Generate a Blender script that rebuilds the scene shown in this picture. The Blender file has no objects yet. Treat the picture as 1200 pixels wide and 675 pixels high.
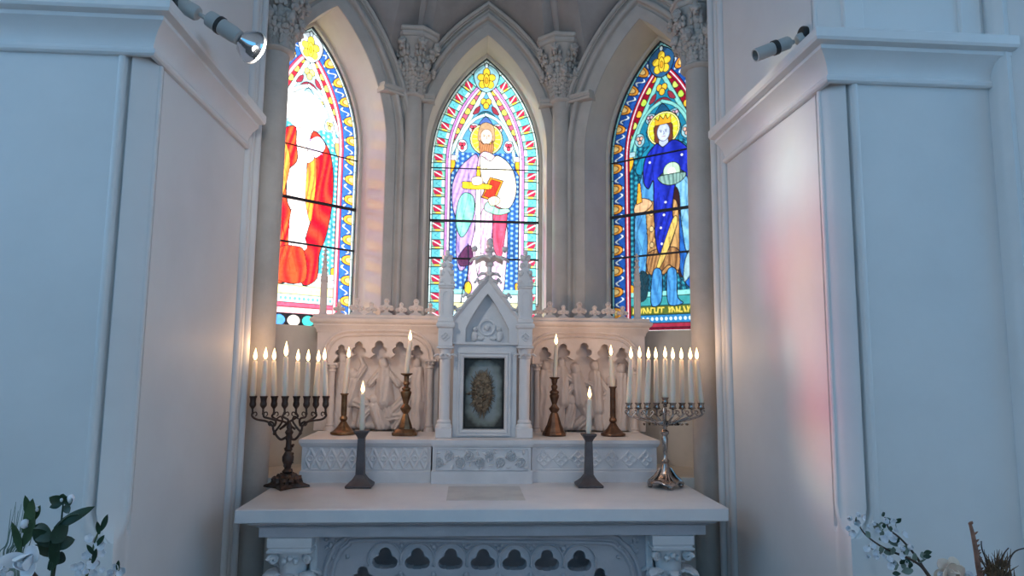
import bpy, math, random
import numpy as np
from mathutils import Vector, Matrix, noise
from mathutils.geometry import tessellate_polygon
random.seed(7)
PI = math.pi
scene = bpy.context.scene
COL = scene.collection

# ------------------------------------------------------------------ camera
FPX = 780.0
cY = Vector((-52.0, -90.5, -FPX)).normalized()
cZ = Vector((69.0, 6682.5, -FPX)); cZ = (cZ - cZ.dot(cY) * cY).normalized()
cX = cY.cross(cZ)
R3 = Matrix((cX, cY, cZ))
CAM = Vector((0, 0, 1.5))
cam = bpy.data.cameras.new('camera'); cam.sensor_width = 36; cam.lens = FPX / 1200 * 36
cam.clip_start = 0.02
co = bpy.data.objects.new('camera', cam); COL.objects.link(co)
co.matrix_world = Matrix.Translation(CAM) @ R3.to_4x4()
scene.camera = co

def ray(px, py): return R3 @ Vector((px - 600, 337.5 - py, -FPX))
def at(px, py, Y):
    r = ray(px, py); return CAM + r * (Y / r.y)
def atx(px, py, X):
    r = ray(px, py); return CAM + r * (X / r.x)
def atz(px, py, Z):
    r = ray(px, py); return CAM + r * ((Z - CAM.z) / r.z)

# ------------------------------------------------------------------ materials
def mat(name, col, rough=0.7, metal=0.0, bump=0.0, bscale=30, var=0.0, vscale=4, var2=None, coat=0, sss=0, spec=0.5, detail=6, vc=None, trans=0):
    m = bpy.data.materials.new(name); m.use_nodes = True
    nt = m.node_tree; b = nt.nodes['Principled BSDF']
    b.inputs['Base Color'].default_value = (*col, 1); b.inputs['Roughness'].default_value = rough
    b.inputs['Metallic'].default_value = metal; b.inputs['Specular IOR Level'].default_value = spec
    if sss:
        b.inputs['Subsurface Weight'].default_value = sss; b.inputs['Subsurface Radius'].default_value = (0.02, 0.01, 0.006)
        b.inputs['Subsurface Scale'].default_value = 1.0
    tc = nt.nodes.new('ShaderNodeTexCoord')
    if var or var2:
        n = nt.nodes.new('ShaderNodeTexNoise'); n.inputs['Scale'].default_value = vscale; n.inputs['Detail'].default_value = detail
        n.inputs['Roughness'].default_value = 0.6
        nt.links.new(tc.outputs['Object'], n.inputs['Vector'])
        r = nt.nodes.new('ShaderNodeValToRGB')
        c2 = var2 or tuple(max(0, c * (1 - var)) for c in col)
        r.color_ramp.elements[0].color = (*c2, 1); r.color_ramp.elements[0].position = 0.35
        r.color_ramp.elements[1].color = (*col, 1); r.color_ramp.elements[1].position = 0.6
        nt.links.new(n.outputs['Fac'], r.inputs['Fac']); nt.links.new(r.outputs['Color'], b.inputs['Base Color'])
    if bump:
        n2 = nt.nodes.new('ShaderNodeTexNoise'); n2.inputs['Scale'].default_value = bscale; n2.inputs['Detail'].default_value = 8
        nt.links.new(tc.outputs['Object'], n2.inputs['Vector'])
        bp = nt.nodes.new('ShaderNodeBump'); bp.inputs['Strength'].default_value = bump; bp.inputs['Distance'].default_value = 0.01
        nt.links.new(n2.outputs['Fac'], bp.inputs['Height']); nt.links.new(bp.outputs['Normal'], b.inputs['Normal'])
    return m

M = {}
M['plaster'] = mat('painted_plaster', (0.74, 0.735, 0.73), 0.55, bump=0.12, bscale=9, var=0.07, vscale=2.2)
M['plaster_up'] = mat('upper_plaster', (0.60, 0.57, 0.53), 0.7, bump=0.18, bscale=12, var=0.10, vscale=3)
M['trimpaint'] = mat('painted_trim', (0.76, 0.755, 0.75), 0.5, bump=0.06, bscale=20, var=0.05, vscale=5)
M['greystone'] = mat('grey_stone', (0.52, 0.485, 0.445), 0.75, bump=0.2, bscale=35, var=0.14, vscale=7)
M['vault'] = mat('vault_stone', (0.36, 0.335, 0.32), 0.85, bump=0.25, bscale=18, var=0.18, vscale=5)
M['palestone'] = mat('pale_reveal_stone', (0.66, 0.62, 0.55), 0.75, bump=0.12, bscale=25, var=0.10, vscale=5)
M['reredosstone'] = mat('pinkish_carved_stone', (0.74, 0.66, 0.61), 0.65, bump=0.15, bscale=60, var=0.10, vscale=10)
M['marble'] = mat('white_marble', (0.80, 0.79, 0.79), 0.35, bump=0.04, bscale=30, var2=(0.70, 0.70, 0.72), vscale=3.5)
M['carved'] = mat('carved_stone', (0.74, 0.70, 0.67), 0.6, bump=0.15, bscale=60, var=0.08, vscale=10)
M['carvedwhite'] = mat('carved_white_stone', (0.72, 0.72, 0.73), 0.5, bump=0.12, bscale=60, var=0.08, vscale=10)
M['shadecarved'] = mat('shade_carved_stone', (0.50, 0.485, 0.51), 0.65, bump=0.15, bscale=60, var=0.12, vscale=9)  # greyer stone, its colour darkened to carry the shade under the slab
M['insetstone'] = mat('inset_stone', (0.60, 0.60, 0.57), 0.3, bump=0.05, bscale=40, var2=(0.50, 0.50, 0.49), vscale=12)
M['floorstone'] = mat('floor_stone', (0.14, 0.125, 0.115), 0.6, bump=0.1, bscale=15, var=0.2, vscale=4)
M['bronze'] = mat('dark_bronze', (0.065, 0.045, 0.038), 0.42, 0.75, bump=0.2, bscale=80, var2=(0.11, 0.075, 0.06), vscale=30)
M['brass'] = mat('aged_brass', (0.27, 0.17, 0.095), 0.32, 0.9, bump=0.1, bscale=70, var2=(0.13, 0.08, 0.05), vscale=25)
M['copper'] = mat('coppery_brass', (0.20, 0.115, 0.075), 0.36, 0.85, bump=0.1, bscale=70, var2=(0.10, 0.06, 0.045), vscale=25)
M['pewter'] = mat('dark_pewter', (0.13, 0.115, 0.12), 0.5, 0.6, bump=0.1, bscale=60, var=0.25, vscale=20)
M['silver'] = mat('worn_silver', (0.52, 0.46, 0.42), 0.22, 1.0, bump=0.1, bscale=50, var2=(0.22, 0.17, 0.15), vscale=28)
M['wax'] = mat('candle_wax', (0.80, 0.74, 0.63), 0.45, sss=0.35)
M['wick'] = mat('burnt_wick', (0.02, 0.015, 0.01), 0.9)
M['lead'] = mat('lead_bar', (0.03, 0.03, 0.035), 0.6, 0.2)
M['lampgrey'] = mat('lamp_grey_enamel', (0.42, 0.43, 0.42), 0.4, bump=0.02)
M['lampblack'] = mat('lamp_black_ring', (0.015, 0.015, 0.017), 0.4)
M['chrome'] = mat('lamp_reflector', (0.75, 0.76, 0.80), 0.12, 1.0)
M['lampglass'] = mat('lamp_front_glass', (0.80, 0.76, 0.70), 0.15, 0.2)
M['doorframe'] = mat('tarnished_door_edge', (0.07, 0.07, 0.065), 0.4, 0.6, var=0.4, vscale=30)
M['sunburst'] = mat('tarnished_gilt', (0.27, 0.20, 0.13), 0.45, 0.7, bump=0.5, bscale=120, var2=(0.09, 0.065, 0.045), vscale=60)
M['leafdark'] = mat('dark_leaf', (0.018, 0.055, 0.028), 0.4, var=0.4, vscale=20)
M['leafmid'] = mat('mid_leaf', (0.06, 0.12, 0.05), 0.5, var=0.4, vscale=20)
M['leafpale'] = mat('pale_sage_leaf', (0.20, 0.27, 0.22), 0.6, var=0.3, vscale=30)
M['petal'] = mat('white_petal', (0.78, 0.80, 0.84), 0.55, sss=0.15, var=0.08, vscale=30)
M['petalcream'] = mat('cream_petal', (0.75, 0.62, 0.50), 0.6, var2=(0.62, 0.42, 0.36), vscale=18)
M['pistil'] = mat('flower_centre', (0.55, 0.42, 0.35), 0.7)
M['twig'] = mat('brown_twig', (0.09, 0.055, 0.04), 0.8, var=0.3, vscale=30)
M['dried'] = mat('dried_brown_plant', (0.16, 0.095, 0.05), 0.9, bump=0.8, bscale=120, var=0.5, vscale=60)
M['pinktwig'] = mat('reddish_dried_leaf', (0.33, 0.17, 0.12), 0.8, var=0.4, vscale=25)
M['vase'] = mat('glazed_vase', (0.62, 0.62, 0.60), 0.25, var=0.08, vscale=8)
M['wood'] = mat('stained_wood', (0.13, 0.07, 0.04), 0.45, var=0.35, vscale=9)

# tabernacle door: aged painted metal with cloudy pale oval
def door_mat():
    m = bpy.data.materials.new('clouded_metal_door'); m.use_nodes = True; nt = m.node_tree; b = nt.nodes['Principled BSDF']
    tc = nt.nodes.new('ShaderNodeTexCoord'); mp = nt.nodes.new('ShaderNodeMapping')
    mp.inputs['Scale'].default_value = (1 / 0.092, 1, 1 / 0.165)
    nt.links.new(tc.outputs['Object'], mp.inputs['Vector'])
    sep = nt.nodes.new('ShaderNodeSeparateXYZ'); nt.links.new(mp.outputs[0], sep.inputs[0])
    def mth(op, a, bb=None):
        n = nt.nodes.new('ShaderNodeMath'); n.operation = op
        for i, v in enumerate((a, bb)):
            if v is None: continue
            if isinstance(v, (int, float)): n.inputs[i].default_value = v
            else: nt.links.new(v, n.inputs[i])
        return n.outputs[0]
    ax = mth('ABSOLUTE', sep.outputs[0]); az = mth('ABSOLUTE', sep.outputs[2])
    p = mth('ADD', mth('POWER', ax, 3.0), mth('POWER', az, 3.0))
    n = nt.nodes.new('ShaderNodeTexNoise'); n.inputs['Scale'].default_value = 14; n.inputs['Detail'].default_value = 5
    nt.links.new(tc.outputs['Object'], n.inputs['Vector'])
    q = mth('ADD', p, mth('MULTIPLY', mth('SUBTRACT', n.outputs['Fac'], 0.5), 1.1))
    r = nt.nodes.new('ShaderNodeValToRGB'); e = r.color_ramp.elements
    e[0].position = 0.25; e[0].color = (0.30, 0.31, 0.29, 1); e[1].position = 0.85; e[1].color = (0.05, 0.042, 0.03, 1)
    k = e.new(0.52); k.color = (0.22, 0.22, 0.18, 1)
    nt.links.new(q, r.inputs['Fac']); nt.links.new(r.outputs['Color'], b.inputs['Base Color'])
    b.inputs['Metallic'].default_value = 0.3; b.inputs['Roughness'].default_value = 0.4
    return m
M['door'] = door_mat()

def flame_mat():
    m = bpy.data.materials.new('candle_flame'); m.use_nodes = True; nt = m.node_tree; nt.nodes.clear()
    o = nt.nodes.new('ShaderNodeOutputMaterial'); e = nt.nodes.new('ShaderNodeEmission')
    e.inputs['Color'].default_value = (1.0, 0.66, 0.30, 1); e.inputs['Strength'].default_value = 5.5
    nt.links.new(e.outputs[0], o.inputs[0]); return m
M['flame'] = flame_mat()

def glass_mat():
    m = bpy.data.materials.new('stained_glass'); m.use_nodes = True; nt = m.node_tree; nt.nodes.clear()
    o = nt.nodes.new('ShaderNodeOutputMaterial')
    a = nt.nodes.new('ShaderNodeAttribute'); a.attribute_name = 'Col'
    tr = nt.nodes.new('ShaderNodeBsdfTransparent'); tl = nt.nodes.new('ShaderNodeBsdfTranslucent'); gl = nt.nodes.new('ShaderNodeBsdfGlossy')
    gl.inputs['Roughness'].default_value = 0.15; gl.inputs['Color'].default_value = (1, 1, 1, 1)
    nt.links.new(a.outputs['Color'], tr.inputs['Color']); nt.links.new(a.outputs['Color'], tl.inputs['Color'])
    mx = nt.nodes.new('ShaderNodeMixShader'); mx.inputs['Fac'].default_value = 0.55
    nt.links.new(tr.outputs[0], mx.inputs[1]); nt.links.new(tl.outputs[0], mx.inputs[2])
    m2 = nt.nodes.new('ShaderNodeMixShader'); m2.inputs['Fac'].default_value = 0.03
    nt.links.new(mx.outputs[0], m2.inputs[1]); nt.links.new(gl.outputs[0], m2.inputs[2])
    nt.links.new(m2.outputs[0], o.inputs[0]); return m
M['glass'] = glass_mat()

# ------------------------------------------------------------------ mesh building
def empty(name, loc, label=None, cat=None, group=None, kind=None, rz=0):
    o = bpy.data.objects.new(name, None); COL.objects.link(o); o.location = loc; o.rotation_euler = (0, 0, rz)
    tag(o, label, cat, group, kind); return o
def tag(o, label=None, cat=None, group=None, kind=None):
    if label: o['label'] = label
    if cat: o['category'] = cat
    if group: o['group'] = group
    if kind: o['kind'] = kind
    return o

def resample_smooth(pts, n=8, closed=False):
    """Catmull-Rom through points (tuples of any dimension)."""
    P = [np.array(p, float) for p in pts]; out = []
    m = len(P)
    rng = range(m) if closed else range(m - 1)
    for i in rng:
        if closed: p0, p1, p2, p3 = P[(i - 1) % m], P[i], P[(i + 1) % m], P[(i + 2) % m]
        else: p0, p1, p2, p3 = P[max(i - 1, 0)], P[i], P[i + 1], P[min(i + 2, m - 1)]
        for k in range(n):
            t = k / n
            out.append(0.5 * ((2 * p1) + (-p0 + p2) * t + (2 * p0 - 5 * p1 + 4 * p2 - p3) * t * t + (-p0 + 3 * p1 - 3 * p2 + p3) * t ** 3))
    if not closed: out.append(P[-1])
    return [tuple(map(float, p)) for p in out]

class MB:
    def __init__(s, Mx=None): s.v = []; s.f = []; s.M = Mx or Matrix.Identity(4)
    def add(s, vs, fs):
        b = len(s.v)
        for p in vs: s.v.append(tuple(s.M @ Vector(p)))
        for f in fs: s.f.append(tuple(b + i for i in f))
        return s
    def box(s, x0, x1, y0, y1, z0, z1):
        vs = [(x, y, z) for z in (z0, z1) for y in (y0, y1) for x in (x0, x1)]
        return s.add(vs, [(0, 2, 3, 1), (4, 5, 7, 6), (0, 1, 5, 4), (2, 6, 7, 3), (0, 4, 6, 2), (1, 3, 7, 5)])
    def cbox(s, x0, x1, y0, y1, z0, z1, c=0.004):
        """box with chamfered vertical and front edges: stack of inset rings"""
        def ring(i, z): 
            a, b, e, g = x0 + i, x1 - i, y0 + i, y1 - i
            k = c
            return [(a + k, e, z), (b - k, e, z), (b, e + k, z), (b, g - k, z), (b - k, g, z), (a + k, g, z), (a, g - k, z), (a, e + k, z)]
        return s.rings([ring(c, z0), ring(0, z0 + c), ring(0, z1 - c), ring(c, z1)])
    def rings(s, rs, closed=True, cap=True):
        n = len(rs[0]); vs = [p for r in rs for p in r]; fs = []
        for i in range(len(rs) - 1):
            for j in range(n if closed else n - 1):
                k = (j + 1) % n
                fs.append((i * n + j, i * n + k, (i + 1) * n + k, (i + 1) * n + j))
        if cap and closed:
            fs.append(tuple(reversed(range(n)))); fs.append(tuple((len(rs) - 1) * n + j for j in range(n)))
        return s.add(vs, fs)
    def lathe(s, prof, c=(0, 0, 0), seg=20, sx=1, sy=1, rot=0):
        rs = []
        for r, z in prof:
            rs.append([(c[0] + sx * r * math.cos(rot + 2 * PI * j / seg), c[1] + sy * r * math.sin(rot + 2 * PI * j / seg), c[2] + z) for j in range(seg)])
        return s.rings(rs)
    def polystack(s, pts, levels):
        """pts: 2D polygon (x,y) about the origin; levels: (scale_offset, z) with offset along vertex direction"""
        rs = []
        for off, z in levels:
            r = []
            for (x, y) in pts:
                L = math.hypot(x, y); k = (L + off) / L
                r.append((x * k, y * k, z))
            rs.append(r)
        return s.rings(rs)
    def tube(s, pts, rad, seg=8, cap=True):
        P = [Vector(p) for p in pts]; n = len(P); rs = []
        up = None
        for i in range(n):
            t = (P[min(i + 1, n - 1)] - P[max(i - 1, 0)])
            if t.length < 1e-9: t = Vector((0, 0, 1))
            t.normalize()
            if up is None:
                up = Vector((0, 1, 0)) if abs(t.y) < 0.9 else Vector((1, 0, 0))
            a = (up - up.dot(t) * t)
            if a.length < 1e-6: a = Vector((1, 0, 0)) - t.x * t
            a.normalize(); b = t.cross(a); up = a
            r = rad(i / (n - 1)) if callable(rad) else (rad[i] if isinstance(rad, (list, tuple)) else rad)
            rs.append([tuple(P[i] + a * (r * math.cos(2 * PI * j / seg)) + b * (r * math.sin(2 * PI * j / seg))) for j in range(seg)])
        return s.rings(rs, cap=cap)
    def sweep(s, path, prof, closed=False, caps=True):
        """path: (x,z) list; prof: (off, dep) list; off along left normal of the path, dep along -y (toward the room)"""
        n = len(path); rs = []
        for i in range(n):
            if closed: a, b, c = path[i - 1], path[i], path[(i + 1) % n]
            else: a, b, c = path[max(i - 1, 0)], path[i], path[min(i + 1, n - 1)]
            d1 = Vector((b[0] - a[0], b[1] - a[1])); d2 = Vector((c[0] - b[0], c[1] - b[1]))
            if d1.length < 1e-9: d1 = d2.copy()
            if d2.length < 1e-9: d2 = d1.copy()
            d1.normalize(); d2.normalize()
            n1 = Vector((-d1.y, d1.x)); n2 = Vector((-d2.y, d2.x)); m = n1 + n2
            if m.length < 1e-6: m = n1
            m.normalize(); k = 1 / max(0.45, m.dot(n1))
            rs.append([(b[0] + m.x * o * k, -d, b[1] + m.y * o * k) for o, d in prof])
        np_ = len(prof)
        vs = [p for r in rs for p in r]; fs = []
        cnt = n if closed else n - 1
        for i in range(cnt):
            i2 = (i + 1) % n
            for j in range(np_ - 1):
                fs.append((i * np_ + j, i * np_ + j + 1, i2 * np_ + j + 1, i2 * np_ + j))
        if caps and not closed:
            fs.append(tuple(range(np_))); fs.append(tuple((n - 1) * np_ + j for j in reversed(range(np_))))
        return s.add(vs, fs)
    def plate(s, outer, holes, y0, y1, back=True):
        """flat plate in x,z with holes; y0 front, y1 back"""
        loops = [list(outer)] + [list(h) for h in holes]
        tris = tessellate_polygon([[Vector((p[0], p[1], 0)) for p in L] for L in loops])
        flat = [p for L in loops for p in L]; n = len(flat)
        vs = [(p[0], y0, p[1]) for p in flat] + ([(p[0], y1, p[1]) for p in flat] if back else [])
        fs = [tuple(t) for t in tris]
        if back:
            fs += [tuple(n + i for i in reversed(t)) for t in tris]
            b = 0
            for L in loops:
                m = len(L)
                for i in range(m):
                    j = (i + 1) % m
                    fs.append((b + i, b + j, n + b + j, n + b + i))
                b += m
        return s.add(vs, fs)
    def field(s, x0, x1, z0, z1, nx, nz, h, y=0):
        """relief: height function h(x,z) array-wise, dep toward -y"""
        xs = np.linspace(x0, x1, nx); zs = np.linspace(z0, z1, nz)
        X, Z = np.meshgrid(xs, zs); H = h(X, Z)
        vs = [(float(X[i, j]), y - float(H[i, j]), float(Z[i, j])) for i in range(nz) for j in range(nx)]
        fs = [(i * nx + j, i * nx + j + 1, (i + 1) * nx + j + 1, (i + 1) * nx + j) for i in range(nz - 1) for j in range(nx - 1)]
        return s.add(vs, fs)
    def blob(s, c, r, sx=1, sy=1, sz=1, seg=10, rg=7, rot=None, lump=0):
        rs = []
        Rm = rot or Matrix.Identity(3)
        vs = []; fs = []
        for i in range(rg + 1):
            th = PI * i / rg
            for j in range(seg):
                ph = 2 * PI * j / seg
                p = Vector((math.sin(th) * math.cos(ph) * sx, math.sin(th) * math.sin(ph) * sy, math.cos(th) * sz)) * r
                if lump: p *= 1 + lump * noise.noise(p * (2.2 / r) + Vector(c) * 13)
                p = Rm @ p; vs.append((c[0] + p.x, c[1] + p.y, c[2] + p.z))
        for i in range(rg):
            for j in range(seg):
                k = (j + 1) % seg
                fs.append((i * seg + j, (i + 1) * seg + j, (i + 1) * seg + k, i * seg + k))
        return s.add(vs, fs)
    def leaf(s, base, d, up, L, W, curl=0.3, thick=0.004, n=7, notch=0.0, pw=1.0):
        """curled leaf: base point, direction d, surface normal up"""
        d = Vector(d).normalized(); up = Vector(up); up = (up - up.dot(d) * d).normalized(); sd = d.cross(up)
        base = Vector(base); top = []; bot = []
        p = base.copy(); dd = d.copy(); uu = up.copy()
        vs = []
        for i in range(n + 1):
            t = i / n
            w = W * (math.sin(PI * min(1, t * 0.92 + 0.08)) ** pw) * (1 - notch * (i % 2)) * (1 if t < 0.99 else 0.05)
            for k, hh in ((-1, 0.25), (0, 0), (1, 0.25)):
                q = p + sd * (w * k * 0.5) + uu * (hh * w * 0.4)
                vs.append(tuple(q))
            for k in (1, 0, -1):
                hh = 0.25 if k else 0
                q = p + sd * (w * k * 0.5) + uu * (hh * w * 0.4 - thick)
                vs.append(tuple(q))
            a = curl / n * 2.2
            dn = dd * math.cos(a) + uu * math.sin(a); uu = uu * math.cos(a) - dd * math.sin(a); dd = dn
            p = p + dd * (L / n)
        fs = []
        for i in range(n):
            for j in range(6):
                k = (j + 1) % 6
                fs.append((i * 6 + j, i * 6 + k, (i + 1) * 6 + k, (i + 1) * 6 + j))
        fs.append((5, 4, 3, 2, 1, 0)); fs.append(tuple(n * 6 + j for j in range(6)))
        return s.add(vs, fs)
    def build(s, name, m, parent=None, angle=38, bevel=0, sub=0, kind=None, label=None):
        me = bpy.data.meshes.new(name); me.from_pydata(s.v, [], s.f)
        import bmesh
        bm = bmesh.new(); bm.from_mesh(me); bmesh.ops.recalc_face_normals(bm, faces=bm.faces); bm.to_mesh(me); bm.free()
        me.polygons.foreach_set('use_smooth', [True] * len(me.polygons)); me.set_sharp_from_angle(angle=math.radians(angle))
        me.materials.append(m if not isinstance(m, str) else M[m])
        o = bpy.data.objects.new(name, me); COL.objects.link(o)
        if parent: o.parent = parent
        if bevel:
            b = o.modifiers.new('bevel', 'BEVEL'); b.width = bevel; b.segments = 2; b.limit_method = 'ANGLE'; b.angle_limit = math.radians(50)
        if sub:
            b = o.modifiers.new('sub', 'SUBSURF'); b.levels = b.render_levels = sub
        if kind: o['kind'] = kind
        if label: o['label'] = label
        return o

def copy_tree(o, parent=None):
    c = o.copy(); COL.objects.link(c); c.parent = parent
    for ch in list(o.children): copy_tree(ch, c)
    return c

class Frame:
    """vertical plane: origin (x,y), direction ux to the right, n away from the room"""
    def __init__(s, a, b):
        s.o = Vector((a[0], a[1], 0)); d = Vector((b[0] - a[0], b[1] - a[1], 0)); s.L = d.length; s.u = d.normalized()
        s.n = Vector((-s.u.y, s.u.x, 0))
        s.M = Matrix(((s.u.x, s.n.x, 0, s.o.x), (s.u.y, s.n.y, 0, s.o.y), (0, 0, 1, 0), (0, 0, 0, 1)))
    def hit(s, px, py, d=0):
        r = ray(px, py); o = s.o + s.n * d
        t = (o - CAM).dot(s.n) / r.dot(s.n); p = CAM + r * t
        return ((p - s.o).dot(s.u), p.z)

def arch_path(cx, w, zs, za, zb, n=18, off=0.0):
    """lancet outline from bottom left up over the apex to bottom right; w half width, zs springing, za apex, zb bottom; off = outward offset"""
    h = za - zs; c = (h * h - w * w) / (2 * w); R = w + c
    w2, R2 = w + off, R + off
    ha = math.sqrt(R2 * R2 - c * c); a1 = math.atan2(ha, c)
    L = [(cx - w2, zb)] if zb < zs else []
    pts = [(c - R2 * math.cos(a1 * i / n), zs + R2 * math.sin(a1 * i / n)) for i in range(n + 1)]
    left = [(cx + x, z) for x, z in pts]
    right = [(2 * cx - x, z) for x, z in reversed(left[:-1])]
    return L + left + right + ([(cx + w2, zb)] if zb < zs else [])

def roll_prof(items):
    """items: list of (kind, width, depth) -> profile of rolls and hollows; returns (off, dep) list, off growing"""
    out = []; x = 0
    for kind, w, d in items:
        if kind == 'f': out += [(x, d), (x + w, d)]
        elif kind == 'r': out += [(x + w / 2 - w / 2 * math.cos(PI * i / 6), d + w / 2 * math.sin(PI * i / 6)) for i in range(7)]
        elif kind == 'h': out += [(x + w / 2 - w / 2 * math.cos(PI * i / 6), d - w / 2 * math.sin(PI * i / 6)) for i in range(7)]
        x += w
    return out
WORLD_BACK, WORLD_FRONT, EXPOSURE, SPOT_W = 1.3, 2.4, 0.23, 22.0
# ------------------------------------------------------------------ room dimensions
XL, XR, YP, YE = -0.93, 1.10, 1.90, 2.72
PA, PB, PB2, PA2 = (-0.924, 3.02), (-0.325, 3.55), (0.492, 3.55), (1.098, 3.02)
FL, FC, FR = Frame(PA, PB), Frame(PB, PB2), Frame(PB2, PA2)
TG = 0.22                       # depth of the window recess
ZBENCH = 1.01

def hsweep(mb, path, prof):
    """path: xy list, prof: (out, z) list, out along the right-hand normal"""
    n = len(path); rs = []
    for i in range(n):
        a, b, c = path[max(i - 1, 0)], path[i], path[min(i + 1, n - 1)]
        d1 = Vector((b[0] - a[0], b[1] - a[1])); d2 = Vector((c[0] - b[0], c[1] - b[1]))
        if d1.length < 1e-9: d1 = d2.copy()
        if d2.length < 1e-9: d2 = d1.copy()
        d1.normalize(); d2.normalize()
        n1 = Vector((d1.y, -d1.x)); n2 = Vector((d2.y, -d2.x)); m = (n1 + n2).normalized(); k = 1 / max(0.4, m.dot(n1))
        rs.append([(b[0] + m.x * o * k, b[1] + m.y * o * k, z) for o, z in prof])
    return mb.rings(rs, closed=True, cap=True)

# ---- floor, nave shell
MB().box(-3.2, 3.4, -4.2, 4.4, -0.1, 0.0).build('floor', 'floorstone', kind='structure')
MB().box(-3.2, 3.4, -4.2, 2.9, 4.6, 4.75).build('ceiling', 'plaster_up', kind='structure')
for sx, X0, nm in ((-1, -3.0, 'wall_nave_left'), (1, 3.2, 'wall_nave_right')):
    Fm = Frame((X0, -4.2), (X0, 2.0)) if sx < 0 else Frame((X0, 2.0), (X0, -4.2))
    hy0, hy1 = (3.0, 5.9) if sx < 0 else (0.3, 3.2)  # side openings added to bring light onto the niche side walls
    MB(Fm.M).plate([(0, 0), (6.2, 0), (6.2, 4.6), (0, 4.6)], [[(hy0, 1.7), (hy0, 4.1), (hy1, 4.1), (hy1, 1.7)]], 0, 0.3).build(nm, 'plaster', kind='structure')

mb = MB()
mb.plate([(-3.2, 0), (3.4, 0), (3.4, 4.6), (-3.2, 4.6)], [[(-2.2, 1.5), (-2.2, 4.2), (2.4, 4.2), (2.4, 1.5)]], -4.3, -4.1)
mb.build('wall_nave_front', 'plaster', kind='structure')

# ---- the two piers flanking the recess: chamfered corner with beads, stopped near the bottom
def pier(side, name):
    X = XL if side < 0 else XR
    s = -side                                   # direction of the recess in x
    def P(a, b): return (X - s * a, YP + b)     # a: away from the recess along the front, b: into depth
    far = 2.1
    def outline(full):
        if full:
            pts = [P(far, 0), P(0.088, 0)]
            for k in range(7): t = PI * k / 6; pts.append(P(0.078 - 0.010 * -math.cos(t) - 0.0, -0.009 * math.sin(t)))
            pts += [P(0.067, 0.004), P(0.066, 0.024), P(0.056, 0.024), P(0.053, 0.005), P(0.016, 0.030), P(0.008, 0.042)]
            for k in range(7): t = PI * k / 6; pts.append((X + s * 0.008 * math.sin(t), YP + 0.052 + 0.010 * (1 - math.cos(t))))
            pts += [P(0.003, 0.074), P(0.018, 0.076), P(0.018, 0.086), P(0.0, 0.088)]
        else:
            pts = [P(far, 0), P(0.088, 0)] + [P(0.088 - 0.088 * k / 11, 0) for k in range(1, 12)] + [P(0, 0.082 * k / 7) for k in range(0, 8)]
            pts = pts[:2] + pts[2:]
        return pts
    a = outline(True)
    n = len(a) - 2
    # the plain square corner with as many vertices as the moulded one
    b = [P(far, 0), P(0.088, 0)]
    m = n
    L1, L2 = 0.088, 0.088
    for i in range(1, m + 1):
        t = i / m * (L1 + L2)
        b.append(P(L1 - t, 0) if t <= L1 else P(0, t - L1))
    # make one vertex the exact corner
    j = min(range(len(b)), key=lambda i: (Vector(b[i]) - Vector(P(0, 0))).length); b[j] = P(0, 0)
    back = [(X, YE), P(far, YE - YP)]
    mb = MB()
    def ring(pts, z): return [(p[0], p[1], z) for p in pts + back]
    def mix(t): return [((1 - t) * p[0] + t * q[0], (1 - t) * p[1] + t * q[1]) for p, q in zip(b, a)]
    mb.rings([ring(b, 0), ring(b, 1.02), ring(mix(0.35), 1.035), ring(mix(0.8), 1.065), ring(a, 1.10), ring(a, 2.42), ring(a, 4.6)])
    return mb.build(name, 'plaster', kind='structure', angle=25)
pier(-1, 'wall_left'); pier(1, 'wall_right')

cor = [(0.0, 2.375), (0.012, 2.375), (0.018, 2.380), (0.020, 2.388), (0.016, 2.396), (0.010, 2.400), (0.012, 2.412), (0.018, 2.428), (0.030, 2.446), (0.046, 2.460), (0.052, 2.464), (0.052, 2.476),
       (0.075, 2.480), (0.080, 2.488), (0.080, 2.514), (0.074, 2.520), (0.02, 2.545), (0.0, 2.548)]
m_ = MB(); hsweep(m_, [(-3.0, YP), (XL, YP), (XL, YE + 0.0)], cor); m_.build('trim_1', 'trimpaint', kind='structure', angle=30)
m_ = MB(); hsweep(m_, [(XR, YE), (XR, YP), (1.66, YP)], cor); m_.build('trim_2', 'trimpaint', kind='structure', angle=30)
# pilaster at the right end of the right front wall
xp = 1.615
pl = [(xp, YP + 0.02), (xp, YP - 0.03), (xp + 0.006, YP - 0.045), (xp + 0.02, YP - 0.055), (xp + 0.04, YP - 0.05), (xp + 0.05, YP - 0.06), (xp + 0.09, YP - 0.085), (xp + 0.14, YP - 0.085), (xp + 0.3, YP - 0.085), (xp + 0.3, YP + 0.02)]
MB().rings([[(x, y, z) for x, y in pl] for z in (0, 2.45, 4.6)]).build('wall_right_pilaster', 'plaster', kind='structure')
# upper front wall is a little set back between strips
def strip(x0, x1, name): MB().cbox(x0, x1, YP - 0.012, YP + 0.01, 2.55, 4.6, 0.004).build(name, 'plaster', kind='structure')
strip(XR + 0.05, XR + 0.115, 'trim_3'); strip(1.53, 1.60, 'trim_4')

# ---- returns between the niche side walls and the apse
MB().box(XL - 0.3, XL - 0.02, YE, 3.08, 0, 4.6).build('wall_left_return', 'plaster', kind='structure')
MB().box(XR + 0.02, XR + 0.3, YE, 3.08, 0, 4.6).build('wall_right_return', 'plaster', kind='structure')
for sx, X, nm in ((1, XL, 'trim_5'), (-1, XR, 'trim_6')):
    mb = MB()
    for (dx, dy, r) in ((-0.008, 0.030, 0.024), (-0.006, 0.085, 0.016), (0.004, 0.125, 0.020)):
        mb.lathe([(r, 0), (r, 2.93), (r, 4.6)], (X + sx * dx, YE + dy, 0), 14)
    mb.build(nm, 'plaster', kind='structure')

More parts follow.
